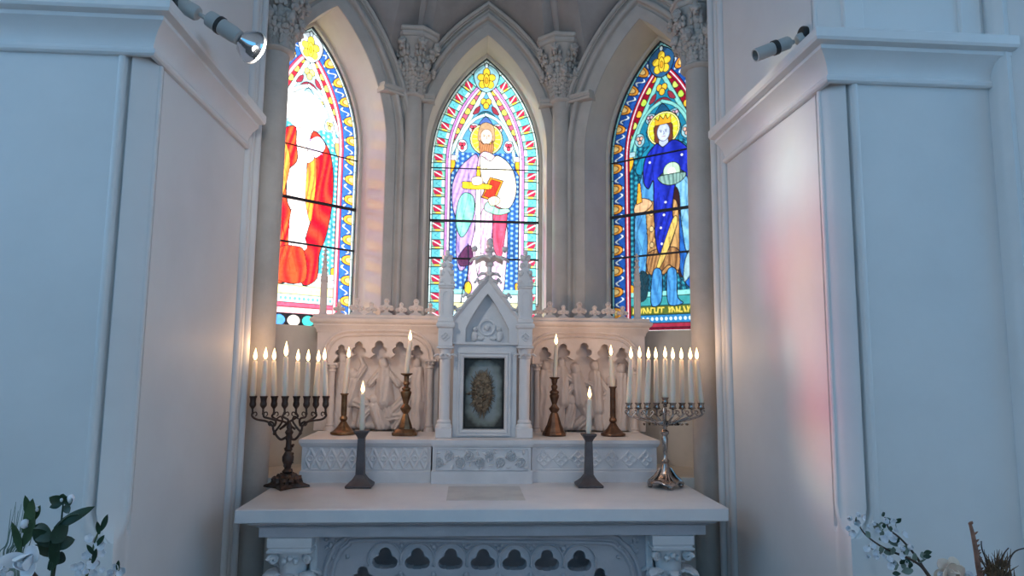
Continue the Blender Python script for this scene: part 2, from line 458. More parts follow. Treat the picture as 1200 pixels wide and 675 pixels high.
# ---- apse walls with lancet windows
WIN = {}
def gl(F, l, r, apex, spr, zb, ha=None):
    cx = (l + r) / 2; return dict(cx=cx, w=(r - l) / 2, zs=spr, za=apex, zb=zb)
wC = (FC.hit(632, 250, TG)[0] - FC.hit(503, 250, TG)[0]) / 2
cC = (FC.hit(632, 250, TG)[0] + FC.hit(503, 250, TG)[0]) / 2
WIN['C'] = dict(F=FC, cx=cC, w=wC, zs=2.672, za=3.320, zb=1.69)
rL = FL.hit(421, 200, TG)[0]; aL = FL.hit(373, 27, TG)[0]; aR = FR.hit(771, 40, TG)[0]; lR = FR.hit(713, 250, TG)[0]
WIN['L'] = dict(F=FL, cx=(rL - wC + aL) / 2 - 0.0, w=rL - (rL - wC + aL) / 2, zs=2.64, za=3.275, zb=1.69)
WIN['R'] = dict(F=FR, cx=(lR + wC + aR) / 2, w=(lR + wC + aR) / 2 - lR, zs=2.64, za=3.278, zb=1.69)
print('windows', {k: (round(v['cx'], 3), round(v['w'], 3), round(v['F'].L, 3)) for k, v in WIN.items()})
ZI = 2.945
mould = [(0.0, -0.01), (0.0, 0.006), (0.045, 0.022)] + [(0.048 + x, d) for x, d in roll_prof([('h', 0.018, 0.022), ('r', 0.028, 0.034), ('h', 0.018, 0.032), ('f', 0.005, 0.044), ('r', 0.022, 0.050)])] + [(0.142, 0.03), (0.148, -0.01)]
nmap = {'L': ('wall_back_left', 'trim_7', 'window_1'), 'C': ('wall_back', 'trim_8', 'window_2'), 'R': ('wall_back_right', 'trim_9', 'window_3')}
for k, W in WIN.items():
    F = W['F']; op = 0.016
    arch = arch_path(W['cx'], W['w'], W['zs'], W['za'], ZBENCH - 0.04, 20, op)
    mb = MB(F.M)
    x0, x1 = (-0.02, F.L + 0.02)
    mb.plate([(x0, 0.0), (x0, 4.6), (x1, 4.6), (x1, 0.0)], [], 0.0, 0.001) if False else None
    outer = [(x0, 0), (x1, 0), (x1, 4.6), (x0, 4.6)]
    # the opening runs down to the bench: one hole
    mb.plate(outer, [list(reversed(arch))], 0.0, TG)
    wall = mb.build(nmap[k][0], 'palestone', kind='structure', angle=25)
    # backing wall with the glazed lancet
    g = arch_path(W['cx'], W['w'], W['zs'], W['za'], W['zb'], 20, 0.0)
    mb = MB(F.M); e = 0.05
    mb.plate([(W['cx'] - W['w'] - e, 0.9), (W['cx'] + W['w'] + e, 0.9), (W['cx'] + W['w'] + e, 3.55), (W['cx'] - W['w'] - e, 3.55)], [list(reversed(g))], TG, TG + 0.12)
    mb.build(nmap[k][0] + '_recess', 'palestone', kind='structure', angle=25)
    # arch mouldings around the opening, running down as jambs
    mb = MB(F.M)
    ap = arch_path(W['cx'], W['w'], W['zs'], W['za'], ZBENCH, 20, op + .0008)
    mb.sweep(ap, [(o, d) for o, d in mould])
    mb.build(nmap[k][1], 'greystone', kind='structure', angle=30)

# back of the walls closed above the bench with a bench block
bp = [(PA[0] - .02, 3.0), (-1.5, 3.0), (-1.5, 3.3), (PB[0] - 0.25, 3.95), (PB2[0] + 0.25, 3.95), (1.7, 3.3), (1.7, 3.0), (PA2[0] + .02, 3.0)]
MB().rings([[(x, y, z) for x, y in bp] for z in (0, ZBENCH - 0.006, ZBENCH)]).build('wall_back_bench', 'palestone', kind='structure')

# ---- vault over the apse
KEY = Vector((0.085, 2.45, 4.35))
def arch_z(t): return t
vm = MB()
for k, W in WIN.items():
    F = W['F']; ap = arch_path(W['cx'], W['w'], W['zs'], W['za'], 2.0, 22, 0.135)
    ap = [p for p in ap if p[1] > 2.9]
    ap = [(-0.03, 2.95)] + ap + [(F.L + 0.03, 2.95)] if False else ap
    pts = [F.M @ Vector((x, -0.02, z)) for x, z in ap]
    # carry the ends out to the corner shafts
    a0 = F.M @ Vector((-0.02, 0.0, 3.1)); a1 = F.M @ Vector((F.L + 0.02, 0.0, 3.1))
    pts = [a0] + [p for p in pts if p.z > 3.12] + [a1]
    rs = []
    N = 14
    for i in range(N + 1):
        v = i / N; r = []
        for p in pts:
            h = p + (KEY - p) * v; h.z = p.z + (KEY.z - p.z) * math.sin(v * PI / 2)
            r.append(tuple(h))
        rs.append(r)
    vm.rings(rs, closed=False, cap=False)
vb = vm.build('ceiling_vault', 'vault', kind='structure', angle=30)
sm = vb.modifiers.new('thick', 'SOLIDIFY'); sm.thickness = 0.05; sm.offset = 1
# front arch side of the vault: walls above the returns, roof above all
MB().box(-1.6, 1.8, 2.9, 4.4, 4.45, 4.6).build('ceiling_apse', 'vault', kind='structure')

# ribs
def rib(p, name, r=0.032):
    base = Vector(p); mb = MB(); N = 16
    for k, (off, rr) in enumerate(((0, r), (1, r * 0.7), (-1, r * 0.7), (2, r * 0.55), (-2, r * 0.55))):
        dirv = (KEY - base); dirv.z = 0; dirv.normalize(); sd = Vector((-dirv.y, dirv.x, 0))
        pts = []
        for i in range(N + 1):
            v = i / N; h = base + (KEY - base) * v; h.z = base.z + (KEY.z - base.z) * math.sin(v * PI / 2)
            h += sd * (off * 0.043) - dirv * (abs(off) * 0.014 - 0.03) * (1 - v)
            pts.append(h)
        mb.tube(pts, rr, 10)
    return mb.build(name, 'vault', kind='structure')

# ---- engaged columns with foliate capitals
def capital_mb(r0, r1, z0, z1, seed, spin=0.0):
    """flared bell with two tiers of lobed leaves folding out at the top"""
    rnd = random.Random(seed); mb = MB(); H = z1 - z0
    def bell(t): return r0 * 1.05 + (r1 * .86 - r0 * 1.05) * max(0, (t - .12) / .88) ** 1.35
    mb.lathe([(r0, z0), (r0 * 1.28, z0 + 0.006), (r0 * 1.36, z0 + 0.014), (r0 * 1.28, z0 + 0.022), (r0 * 1.04, z0 + 0.028)] + [(bell(t), z0 + H * t) for t in (.14, .3, .45, .6, .75, .88)] + [(r1 * .92, z0 + H * .95), (r1 * .96, z1)], seg=28)
    for tier, (t0, t1, n) in enumerate(((.10, .55, 8), (.38, .93, 8))):
        for j in range(n):
            a = 2 * PI * (j + 0.5 * tier) / n + spin + rnd.uniform(-.05, .05)
            ca, sa = math.cos(a), math.sin(a); w = 2 * PI * bell((t0 + t1) / 2) / n
            # ribbed leaf hugging the bell
            for k in range(7):
                t = t0 + (t1 - t0) * k / 6; rr = bell(t) + .004 + (.012 if k > 3 else 0) + (.016 if k > 5 else 0); sp = w * (.30, .42, .36, .48, .40, .46, .30)[k]
                for q in (-1, 0, 1):
                    ang = a + q * sp / rr * .75
                    mb.blob((rr * math.cos(ang), rr * math.sin(ang), z0 + H * (t - .02 * abs(q))), .0125 * (1.15 if q == 0 else .9) * (r0 / .05) ** .4, 1, 1, 1.25, seg=7, rg=5, lump=.55)
            tr = bell(t1) + .030 * (r0 / .05) ** .5
            mb.blob((tr * ca, tr * sa, z0 + H * (t1 - .05)), .019 * (r0 / .05) ** .4, 1, 1, .9, seg=9, rg=7, lump=.6)
            mb.blob((tr * 1.03 * ca, tr * 1.03 * sa, z0 + H * (t1 - .13)), .011, seg=7, rg=5, lump=.6)
    for j in range(8):
        a = 2 * PI * (j + .25) / 8; rr = bell(.7) + .006; mb.blob((rr * math.cos(a), rr * math.sin(a), z0 + H * .72), .013, seg=7, rg=6, lump=.5)
    return mb
def octo(r, rot=PI / 8): return [(r * math.cos(rot + i * PI / 4), r * math.sin(rot + i * PI / 4)) for i in range(8)]
def engaged(x, y, r, zneck, ztop, label, rc, seed, rot, side):
    t = empty('engaged_column', (x, y, 0), label, 'column', 'engaged columns of the apse', kind='structure')
    mb = MB()
    mb.lathe([(r * 1.7, 0), (r * 1.7, 0.12), (r * 1.45, 0.15), (r * 1.5, 0.18), (r, 0.22), (r, zneck)], seg=28)
    mb.build('shaft', 'greystone', t)
    zc = ztop - 0.055
    capital_mb(r * 1.02, rc * 0.93, zneck, zc, seed).build('capital', 'greystone', t, angle=50)
    mb = MB(); mb.polystack(octo(rc, rot), [(-0.018, zc), (-0.006, zc + 0.006), (0.0, zc + 0.014), (0.002, zc + 0.026), (-0.006, zc + 0.030), (0.006, zc + 0.036), (0.010, ztop - 0.008), (0.006, ztop)])
    mb.build('abacus', 'greystone', t, angle=20)
    return t
ZN, ZT = 2.93, 3.285
engaged(PB[0] + 0.005, PB[1] - 0.055, 0.046, ZN, ZT, 'grey stone shaft with leafy capital between the red saint window and the central window', 0.138, 1, PI / 8, 0)
engaged(PB2[0] - 0.005, PB2[1] - 0.055, 0.046, ZN, ZT, 'grey stone shaft with leafy capital between the central window and the blue king window', 0.138, 2, PI / 8, 0)
engaged(PA[0] + 0.012, PA[1] - 0.025, 0.064, 2.91, 3.26, 'thicker grey stone shaft with leafy capital where the left side wall meets the apse', 0.125, 3, PI / 8, 0)
engaged(PA2[0] - 0.012, PA2[1] - 0.025, 0.064, 2.91, 3.26, 'thicker grey stone shaft with leafy capital where the right side wall meets the apse', 0.125, 4, PI / 8, 0)
n_ = 10
for p in ((PB[0] + .005, PB[1] - .055, ZT), (PB2[0] - .005, PB2[1] - .055, ZT), (PA[0] + .012, PA[1] - .025, 3.26), (PA2[0] - .012, PA2[1] - .025, 3.26)):
    rib(p, 'trim_%d' % n_); n_ += 1
# impost caps on the jamb mouldings
for k, W in WIN.items():
    F = W['F']; mb = MB(F.M)
    h = W['za'] - W['zs']; c = (h * h - W['w'] ** 2) / (2 * W['w']); R = W['w'] + c + 0.016
    xo = math.sqrt(R * R - (ZI - W['zs']) ** 2) - c
    for s in (-1, 1):
        xa = W['cx'] + s * xo; xb = -0.01 if s < 0 else F.L + 0.01
        a, b = min(xa, xb), max(xa, xb)
        path = [(a, 0), (b, 0)]
        rs = []
        for dp, z in ((-0.01, ZI - 0.022), (0.052, ZI - 0.022), (0.058, ZI - 0.012), (0.052, ZI - 0.004), (0.060, ZI + 0.006), (0.060, ZI + 0.018), (0.046, ZI + 0.024), (-0.01, ZI + 0.026)):
            rs.append((dp, z))
        mb.rings([[(a, -d, z) for d, z in rs], [(b, -d, z) for d, z in rs]])
    mb.build('trim_%d' % n_, 'greystone', kind='structure', angle=30); n_ += 1
# ------------------------------------------------------------------ stained glass
# canvas unit: 130 units across the lancet; u from -65..65, t = units below the apex
def srgb(h):
    h = h.lstrip('#'); c = np.array([int(h[i:i + 2], 16) / 255 for i in (0, 2, 4)])
    return np.where(c <= 0.04045, c / 12.92, ((c + 0.055) / 1.055) ** 2.4)
class Canvas:
    def __init__(s, H, S=3):
        s.S = S; s.H = H; s.nx = 130 * S; s.nz = int(H * S)
        s.u = (np.arange(s.nx) + 0.5) / S - 65; s.t = (np.arange(s.nz) + 0.5) / S
        s.U, s.T = np.meshgrid(s.u, s.t); s.img = np.zeros((s.nz, s.nx, 3)) + srgb('#8fc4d8')
        s.rng = np.random.RandomState(3)
    def fill(s, mask, col):
        s.img[mask] = srgb(col) if isinstance(col, str) else col
    def poly_mask(s, pts):
        P = np.array(pts, float); x0, y0 = P.min(0) - 1; x1, y1 = P.max(0) + 1
        ix = (s.u >= x0) & (s.u <= x1); iy = (s.t >= y0) & (s.t <= y1)
        m = np.zeros((s.nz, s.nx), bool)
        if not ix.any() or not iy.any(): return m
        X = s.U[np.ix_(iy, ix)]; Y = s.T[np.ix_(iy, ix)]; ins = np.zeros(X.shape, bool)
        n = len(P); j = n - 1
        for i in range(n):
            xi, yi = P[i]; xj, yj = P[j]
            if yi != yj:
                c = ((yi > Y) != (yj > Y)) & (X < (xj - xi) * (Y - yi) / (yj - yi) + xi); ins ^= c
            j = i
        m[np.ix_(iy, ix)] = ins; return m
    def line(s, pts, w, col, closed=False):
        P = [np.array(p, float) for p in pts]
        if closed: P = P + [P[0]]
        c = srgb(col) if isinstance(col, str) else col
        for a, b in zip(P[:-1], P[1:]):
            x0, y0 = np.minimum(a, b) - w; x1, y1 = np.maximum(a, b) + w
            ix = np.where((s.u >= x0) & (s.u <= x1))[0]; iy = np.where((s.t >= y0) & (s.t <= y1))[0]
            if not len(ix) or not len(iy): continue
            sl = (slice(iy[0], iy[-1] + 1), slice(ix[0], ix[-1] + 1)); X = s.U[sl]; Y = s.T[sl]
            d = b - a; L2 = max(1e-9, d @ d); k = np.clip(((X - a[0]) * d[0] + (Y - a[1]) * d[1]) / L2, 0, 1)
            D = np.hypot(X - a[0] - k * d[0], Y - a[1] - k * d[1]); s.img[sl][D < w / 2] = c
    def poly(s, pts, col, lead=1.0, smooth=True, lc='#15151a', sh=None):
        """painted glass piece with lead outline; sh = (second colour, spacing, direction) painted folds"""
        if smooth: pts = resample_smooth(pts, 6, True)
        m = s.poly_mask(pts); s.fill(m, col)
        if sh:
            c2, sp, ang, amt = sh
            ca, sa = math.cos(ang), math.sin(ang)
            ph = (s.U * ca + s.T * sa) / sp + 0.6 * np.sin(s.T / 17.0 + s.U / 9.0)
            k = np.clip(np.sin(ph * 2 * PI) * 0.5 + 0.5, 0, 1) ** 1.5 * amt
            cc = srgb(c2); s.img[m] = s.img[m] * (1 - k[m, None]) + cc * k[m, None]
        if lead: s.line(pts, lead, lc, True)
        return m
    def ell(s, u, t, a, b, col, lead=1.0, rot=0, lc='#15151a'):
        pts = [(u + a * math.cos(k) * math.cos(rot) - b * math.sin(k) * math.sin(rot), t + a * math.cos(k) * math.sin(rot) + b * math.sin(k) * math.cos(rot)) for k in np.linspace(0, 2 * PI, 24, endpoint=False)]
        s.poly(pts, col, lead, False, lc)

def frame_art(c, W, kind):
    """border, canopy, side columns and base common to the three lights"""
    k = 130 / (2 * W['w']); ts = (W['za'] - W['zs']) * k; h = ts; w = 65.0
    cc = (h * h - w * w) / (2 * w); R = w + cc
    A = np.abs(c.U); D = np.hypot(A + cc, c.T - ts); inarch = c.T < ts
    e = np.where(inarch, R - D, w - A)
    ang = np.arctan2(ts - c.T, A + cc); s_ = np.where(inarch, -R * ang, c.T - ts)
    side = np.sign(c.U)
    # diapered background of the niche
    pal = {'C': ('#3c6fb4', '#9cc8e6', '#2a4f96'), 'L': ('#4fa8bc', '#b9e6ea', '#3a8aa6'), 'R': ('#1c6a86', '#3aa0b4', '#12384e')}[kind]
    c.img[:] = srgb(pal[0])
    dia = (np.hypot(((c.U + 300) % 6) - 3, ((c.T + 3 * (((c.U + 300) // 6) % 2)) % 6) - 3))
    c.img[dia < 1.5] = srgb(pal[1]); c.img[(dia > 2.9)] = srgb(pal[2])
    m = (np.sin(c.T / 11 + np.sin(c.U / 7)) > .6) & (dia >= 1.5); c.img[m] = c.img[m] * .75
    light = {'C': '#c6ece6', 'L': '#e4f4f2', 'R': '#7fc9c2'}[kind]
    # gable field
    gw = 44; gt0, gt1 = 30, 118
    def gedge(t): return (t - gt0) / (gt1 - gt0) * gw
    red = {'C': '#c8607e', 'L': '#c9283a', 'R': '#8e0f28'}[kind]
    m = (c.T < 122) & (A > gedge(c.T)) & (e > 17); c.fill(m, red)
    m = (c.T < 122) & (A > gedge(c.T) - 6) & (A <= gedge(c.T)) & (c.T > gt0); c.fill(m, light)
    m = (c.T < 122) & (np.abs(A - gedge(c.T)) < .6); c.fill(m, '#1a2a2c')
    m = (c.T < 122) & (np.abs(A - gedge(c.T) + 6.2) < .6) & (c.T > gt0 + 10); c.fill(m, '#1a3a44')
    for s in (-1, 1):                                   # yellow crockets climbing the gable
        for i, t in enumerate(np.linspace(42, 116, 7)):
            g = gedge(t) + 4.2; c.ell(s * g, t, 3.9, 4.3, ['#f2c84a', '#e8dd62', '#cfd860'][i % 3] if kind != 'R' else ['#e9b83a', '#cfe06a', '#b9d850'][i % 3], .9)
    # tracery arch below the gable
    inner = (A < gedge(c.T) - 6.5) & (c.T < 118) & (c.T > 44)
    c.fill(inner, {'C': '#5a9cc0', 'L': '#9fc8cf', 'R': '#1f7d9e'}[kind])
    for (x, y) in ((-3, 54), (3, 54), (0, 59)): c.ell(x, y, 3.6, 4.2, '#eebb3a' if kind != 'L' else '#f5e07a', 1.0)
    for s in (-1, 1): c.poly([(s * 7, 60), (s * 12, 62), (s * 16, 70), (s * 9, 68)], '#8a3040', .8)
    for s in (-1, 1):
        c.poly([(0, 66), (s * 7, 68), (s * 13, 76), (s * 6, 74), (0, 72)], '#7a2a3a' if kind != 'C' else '#2a5a6a', .8)
        arc = resample_smooth([(0, 70), (s * 14, 77), (s * 26, 92), (s * 33, 112), (s * 35, 128)], 8)
        c.line(arc, 4.6, '#16323e'); c.line(arc, 3.2, light)
        c.poly([(s * 8, 84), (s * 17, 82), (s * 20, 90), (s * 13, 96), (s * 7, 92)], '#c9dbe6' if kind != 'R' else '#86b6c8', .9)
        for (ax, ay) in ((-2, -2), (2, -2), (0, 2.4)): c.ell(s * 15 + ax, 88 + ay, 2.0, 2.2, {'C': '#e0506a', 'L': '#f0d070', 'R': '#c9a8b8'}[kind], .9)
        c.poly([(s * 24, 104), (s * 31, 103), (s * 34, 112), (s * 28, 118), (s * 22, 113)], '#d6dfe9' if kind != 'R' else '#8fc0cc', .9)
        for (ax, ay) in ((-2, -2), (2, -2), (0, 2.6)): c.ell(s * 28 + ax, 110 + ay, 2.1, 2.4, {'C': '#d8405a', 'L': '#e8c86a', 'R': '#e0b0a0'}[kind], .9)
    c.poly([(-9, 84), (0, 73), (9, 84), (6, 92), (-6, 92)], {'C': '#4a66a8', 'L': '#8cb8cc', 'R': '#1a4f74'}[kind], .9)
    # side colonnettes
    x0, x1 = 41, 48
    colc = {'C': '#f0e6ee', 'L': '#f6e9e9', 'R': '#a8c4d4'}[kind]
    m = (A > x0) & (A < x1) & (c.T > 134) & (c.T < 284); c.fill(m, colc)
    m = (A > x0 + 4.3) & (A < x0 + 5.8) & (c.T > 134) & (c.T < 284); c.fill(m, {'C': '#c79ad0', 'L': '#e2909c', 'R': '#5a86a0'}[kind])
    for xx in (x0, x1): m = (np.abs(A - xx) < .55) & (c.T > 122) & (c.T < 284); c.fill(m, '#1c1c22')
    for s in (-1, 1):
        c.poly([(s * 37, 128), (s * 52, 128), (s * 51, 134), (s * 48, 140), (s * 49, 150), (s * 43, 153), (s * 40, 144), (s * 37, 138)], '#efb030' if kind != 'L' else '#f2a860', 1)
        c.poly([(s * 38, 276), (s * 51, 276), (s * 52, 286), (s * 50, 297), (s * 39, 297), (s * 38, 286)], '#e6a22c', 1)
        c.poly([(s * 34, 122), (s * 53, 122), (s * 53, 128), (s * 34, 128)], '#e4dcee' if kind != 'R' else '#a9d2da', .9, False)
    # base: steps, inscription band, dotted band
    b = lambda t0, t1, col: c.fill((c.T > t0) & (c.T < t1) & (A < 52), col)
    b(284, 326, '#5aa6a8' if kind != 'L' else '#f4f6f4')
    b(284, 289, '#8ad8d2' if kind != 'L' else '#ffffff'); b(289, 290, '#143038')
    b(290, 299, '#3c9ca0' if kind == 'R' else '#dff4f0'); b(299, 300, '#143038')
    b(300, 309, '#54682e' if kind == 'R' else '#f2e79a')
    rs = np.random.RandomState(5)
    for x in np.arange(-38, 40, 4.2):
        if kind == 'R' and abs(x) > 3: c.line([(x, 302), (x + rs.uniform(-1, 1), 307)], 1.5, '#e8cf5a'); c.line([(x, 302 + 5 * (rs.rand() > .5)), (x + 2.6, 302 + 5 * (rs.rand() > .5))], 1.2, '#e8cf5a')
    b(309, 310, '#143038'); b(310, 318, '#2f7fb8' if kind == 'R' else '#bfe6ee')
    for x in np.arange(-48, 50, 5.4): c.ell(x, 314, 1.7, 1.9, '#d8f2f4' if kind == 'R' else '#5aa8c0', 0)
    b(318, 319, '#143038'); b(319, 323, '#a63048' if kind != 'L' else '#e0506a'); b(323, 324, '#15151a')
    b(324, 330, '#7a1a34' if kind == 'R' else '#e8a0a8')
    # bottom lozenge row
    m = c.T > 330; c.fill(m, '#16161c')
    for i, x in enumerate(np.arange(-56, 60, 17)):
        c.ell(x, 338, 7.6, 6.2, ['#e8e4e0', '#e6c43c', '#4a8ad0', '#efe6d8', '#3cb0a8', '#e8d88a'][i % 6], 1)
    # figure niche purple lines and border blocks
    lines = {'C': [(17, 18, '#26202c'), (18, 20.2, '#c98ad0'), (20.2, 21, '#3a2a44'), (21, 23, '#f2e6f4'), (23, 24, '#3a2a44')],
             'L': [(17, 18, '#3a1a24'), (18, 20.4, '#e0405a'), (20.4, 21.4, '#fff2f0'), (21.4, 23, '#f0a0a8'), (23, 24, '#4a2a34')],
             'R': [(17, 18, '#16101a'), (18, 19.8, '#a01a38'), (19.8, 21, '#f0dce4'), (21, 23.4, '#8e1230'), (23.4, 24, '#16101a')]}[kind]
    for e0, e1, col in lines: c.fill((e > e0) & (e < e1) & (c.T < 330), col)
    band = (e > 3.2) & (e <= 17)
    c.fill(band, '#15151a')
    if kind == 'C':
        P = 21.0; q = (s_ + 400) % P; blk = ((s_ + 400) // P).astype(int)
        c.fill(band & (q > .8) & (q < 9.4), '#6cc8d2'); c.fill(band & (q > 10.4) & (q < 17.6), '#bb2a4c')
        c.fill(band & (q > 10.4) & (q < 17.6) & (np.hypot(q - 14, e - 9) > 5.2), '#7fd4b8')
        c.fill(band & (q > 10.4) & (q < 17.6) & (np.abs((q - 10.4) - (e - 3) * .55) < .7), '#f4e6ea')
        c.fill(band & (q > 18.4) & (q < 20.4), '#9ec8a8'); c.fill(band & (q > 18.4) & (q < 20.4) & (np.abs(e - 10) < 3), '#e9cf52'); c.fill(band & (q > .8) & (q < 8.6) & (e > 13.8), '#eaf8f8')
        c.fill(band & (q > 1.5) & (q < 8) & (np.abs(e - 9 - 2 * np.sin(q)) < .5), '#2a8aa0')
    else:
        P = 24.0; q = (s_ + 408) % P
        blue = '#1f4f9e' if kind == 'R' else '#2f62b8'
        c.fill(band, blue)
        cir = np.hypot((q - 6.5) / 5.6, (e - 3.2) / 10.5); c.fill(band & (cir < 1.16), '#15151a'); c.fill(band & (cir < 1.0), '#e09638' if kind == 'R' else '#ecb03c')
        c.fill(band & (cir < .55), '#f2cf86'); c.fill(band & (np.abs(cir - .62) < .06), '#6a3a18'); c.fill(band & (np.hypot(q - 6.5, e - 14.6) < 1.5) & (cir > 1.1), '#c8dce8')
        sq = np.abs((e - 10) - 4.2 * np.sin((q - 12) / 12 * 2 * PI)); c.fill(band & (q > 12.8) & (q < 23.5) & (sq < 1.15), '#d4e4f2'); c.fill(band & (q > 12.8) & (q < 23.5) & (np.abs(sq - 1.6) < .4), '#15151a')
    c.fill((e > 2.6) & (e <= 3.4), '#15151a'); c.fill(e <= 2.6, '#d6f0ee' if kind != 'R' else '#8fd4dc')
    tick = ((s_ + 400) % 21 < .9); c.fill(tick & (e <= 3), '#15151a')
    # crowning leaf
    yl = '#f0cc3c' if kind != 'L' else '#f2e04a'
    c.poly([(-15, 17), (0, 6), (15, 17), (12, 34), (0, 42), (-12, 34)], {'C': '#8fc4d0', 'L': '#c8d8e4', 'R': '#2a5a86'}[kind], 1.2)
    for (x, y, a, b) in ((0, 17, 4.2, 6), (-6.5, 23, 4.6, 4.4), (6.5, 23, 4.6, 4.4), (-5, 32, 4.2, 5), (5, 32, 4.2, 5), (0, 27, 3.6, 9)): c.ell(x, y, a, b, yl, .9, 0, '#4a3a10')
    c.ell(0, 27, 2, 4, '#e6a82a', .6)
    c.ell(0, 8, 2.2, 3, '#cfe6f2', .8)
    c.e = e

def halo(c, u, t, r, col, ring):
    c.ell(u, t, r + 2.2, r + 2.2, ring, 1.2); c.ell(u, t, r, r, col, .6)
    for k in range(16):
        a = k * PI / 8; c.line([(u + .6 * r * math.cos(a), t + .6 * r * math.sin(a)), (u + .95 * r * math.cos(a), t + .95 * r * math.sin(a))], .5, ring)

def face(c, u, t, skin, line='#8a6a5a', w=7.2, h=9.6):
    c.ell(u, t, w, h, skin, .8, 0, line)
    for s in (-1, 1):
        c.line([(u + s * 1.6, t - 2.2), (u + s * 4.4, t - 2.6)], .7, line); c.ell(u + s * 2.9, t - .7, 1.1, .6, line, 0)
    c.line([(u + .2, t - 1), (u + .8, t + 2.2), (u - .4, t + 2.6)], .6, line); c.line([(u - 2, t + 5), (u + 2, t + 5)], .8, '#b06a5a')

def veins(c, mask, n, seed, col='#15151a', amt=.45):
    """trace lines and leads crossing the drapery"""
    r = np.random.RandomState(seed); W_ = np.zeros(c.U.shape)
    for k in range(n):
        a = r.uniform(-.35, .35); u0 = r.uniform(-42, 42); am = r.uniform(1.5, 5); ph = r.uniform(0, 6); t0 = r.uniform(120, 270); L = r.uniform(22, 70)
        x = u0 + a * (c.T - t0) + am * np.sin((c.T - t0) / r.uniform(9, 18) + ph)
        W_ = np.maximum(W_, (np.abs(c.U - x) < .45) * (c.T > t0) * (c.T < t0 + L))
    m = mask & (W_ > 0); c.img[m] = c.img[m] * (1 - amt) + srgb(col) * amt

def art_center(c):
    # cusped dark blue ground round the head
    halo(c, 1, 101, 17.5, '#f3df3a', '#f8f2a8')
    c.poly([(-9, 92), (-6, 83), (1, 80), (9, 84), (11, 93), (10, 104), (-8, 104)], '#b09070', .7)
    face(c, 1, 98, '#ecd3c0', '#6a4636')
    c.poly([(-7, 103), (-3, 107), (1, 106.5), (6, 107), (9, 103), (10, 113), (7, 121), (3, 127), (-1, 122), (-6, 118), (-8, 110)], '#b9825a', .8, sh=('#7a4a2c', 3.2, .1, .8))
    # cloak, left (lilac) and its turquoise lining
    c.poly([(-10, 121), (-22, 128), (-32, 140), (-39, 160), (-38, 185), (-33, 205), (-33, 240), (-28, 262), (-18, 250), (-10, 200), (-6, 150)], '#c0a2da', 1.1, sh=('#8a6cc0', 9, .2, .7))
    c.poly([(-31, 178), (-24, 168), (-14, 172), (-12, 190), (-18, 210), (-27, 222), (-34, 204)], '#8fdac8', 1, sh=('#4fa898', 8, 0, .6))
    # inner robe
    c.poly([(-8, 124), (12, 122), (24, 150), (26, 190), (28, 225), (26, 262), (20, 290), (-14, 290), (-18, 250), (-10, 200)], '#f3dff0', 1, sh=('#d98ac8', 10, .05, .65))
    c.poly([(13, 176), (27, 176), (27, 200), (24, 225), (20, 246), (12, 236), (10, 205)], '#e05a78', 1, sh=('#b42a4c', 8, .1, .6))
    c.poly([(-2, 188), (8, 184), (10, 210), (6, 236), (-4, 240), (-8, 214)], '#e9a4dc', .9, sh=('#ffffff', 7, 0, .6))
    # mantle over the right shoulder, big pale sleeve
    c.poly([(-6, 123), (6, 128), (14, 121), (26, 128), (34, 140), (38, 160), (35, 176), (28, 186), (16, 184), (6, 176), (4, 160), (-4, 150)], '#fbfaee', 1.1, sh=('#e6dcae', 9, .6, .5))
    c.poly([(4, 178), (16, 186), (28, 186), (30, 190), (16, 194), (0, 188)], '#9fdcc0', .9)
    # book
    c.poly([(6, 148), (22, 152), (12, 178), (-4, 173)], '#e8972c', 1.1, False)
    c.poly([(8, 151), (19, 154), (10, 175), (-1, 171)], '#e03a2a', .8, False)
    c.poly([(4, 175), (12, 171), (18, 174), (17, 180), (8, 183)], '#f8dcc0', .9)
    # sword
    c.poly([(-11, 160), (-5, 160), (-4, 250), (-7, 268), (-10, 250)], '#f4f4f4', .9, False)
    c.line([(-8, 162), (-7.5, 262)], .5, '#9aa4b0')
    c.poly([(-10, 135), (-6, 135), (-5, 158), (-11, 158)], '#eebc34', .9, False)
    c.poly([(-27, 158), (-24, 154), (6, 157), (8, 161), (4, 163), (-24, 163)], '#f3c630', .9)
    c.poly([(-16, 150), (-8, 147), (-3, 150), (-4, 157), (-14, 158)], '#f6d6bc', .8)
    # dark-lined cloth swinging at the lower left, feet
    c.poly([(-30, 246), (-20, 232), (-14, 236), (-13, 252), (-20, 256), (-28, 256)], '#5a2a4c', 1)
    c.line(resample_smooth([(-19, 230), (-18, 262), (-24, 285), (-26, 300)], 6), 1.6, '#221826')
    c.ell(-18, 282, 4.4, 7.5, '#f2c42e', 1.2)

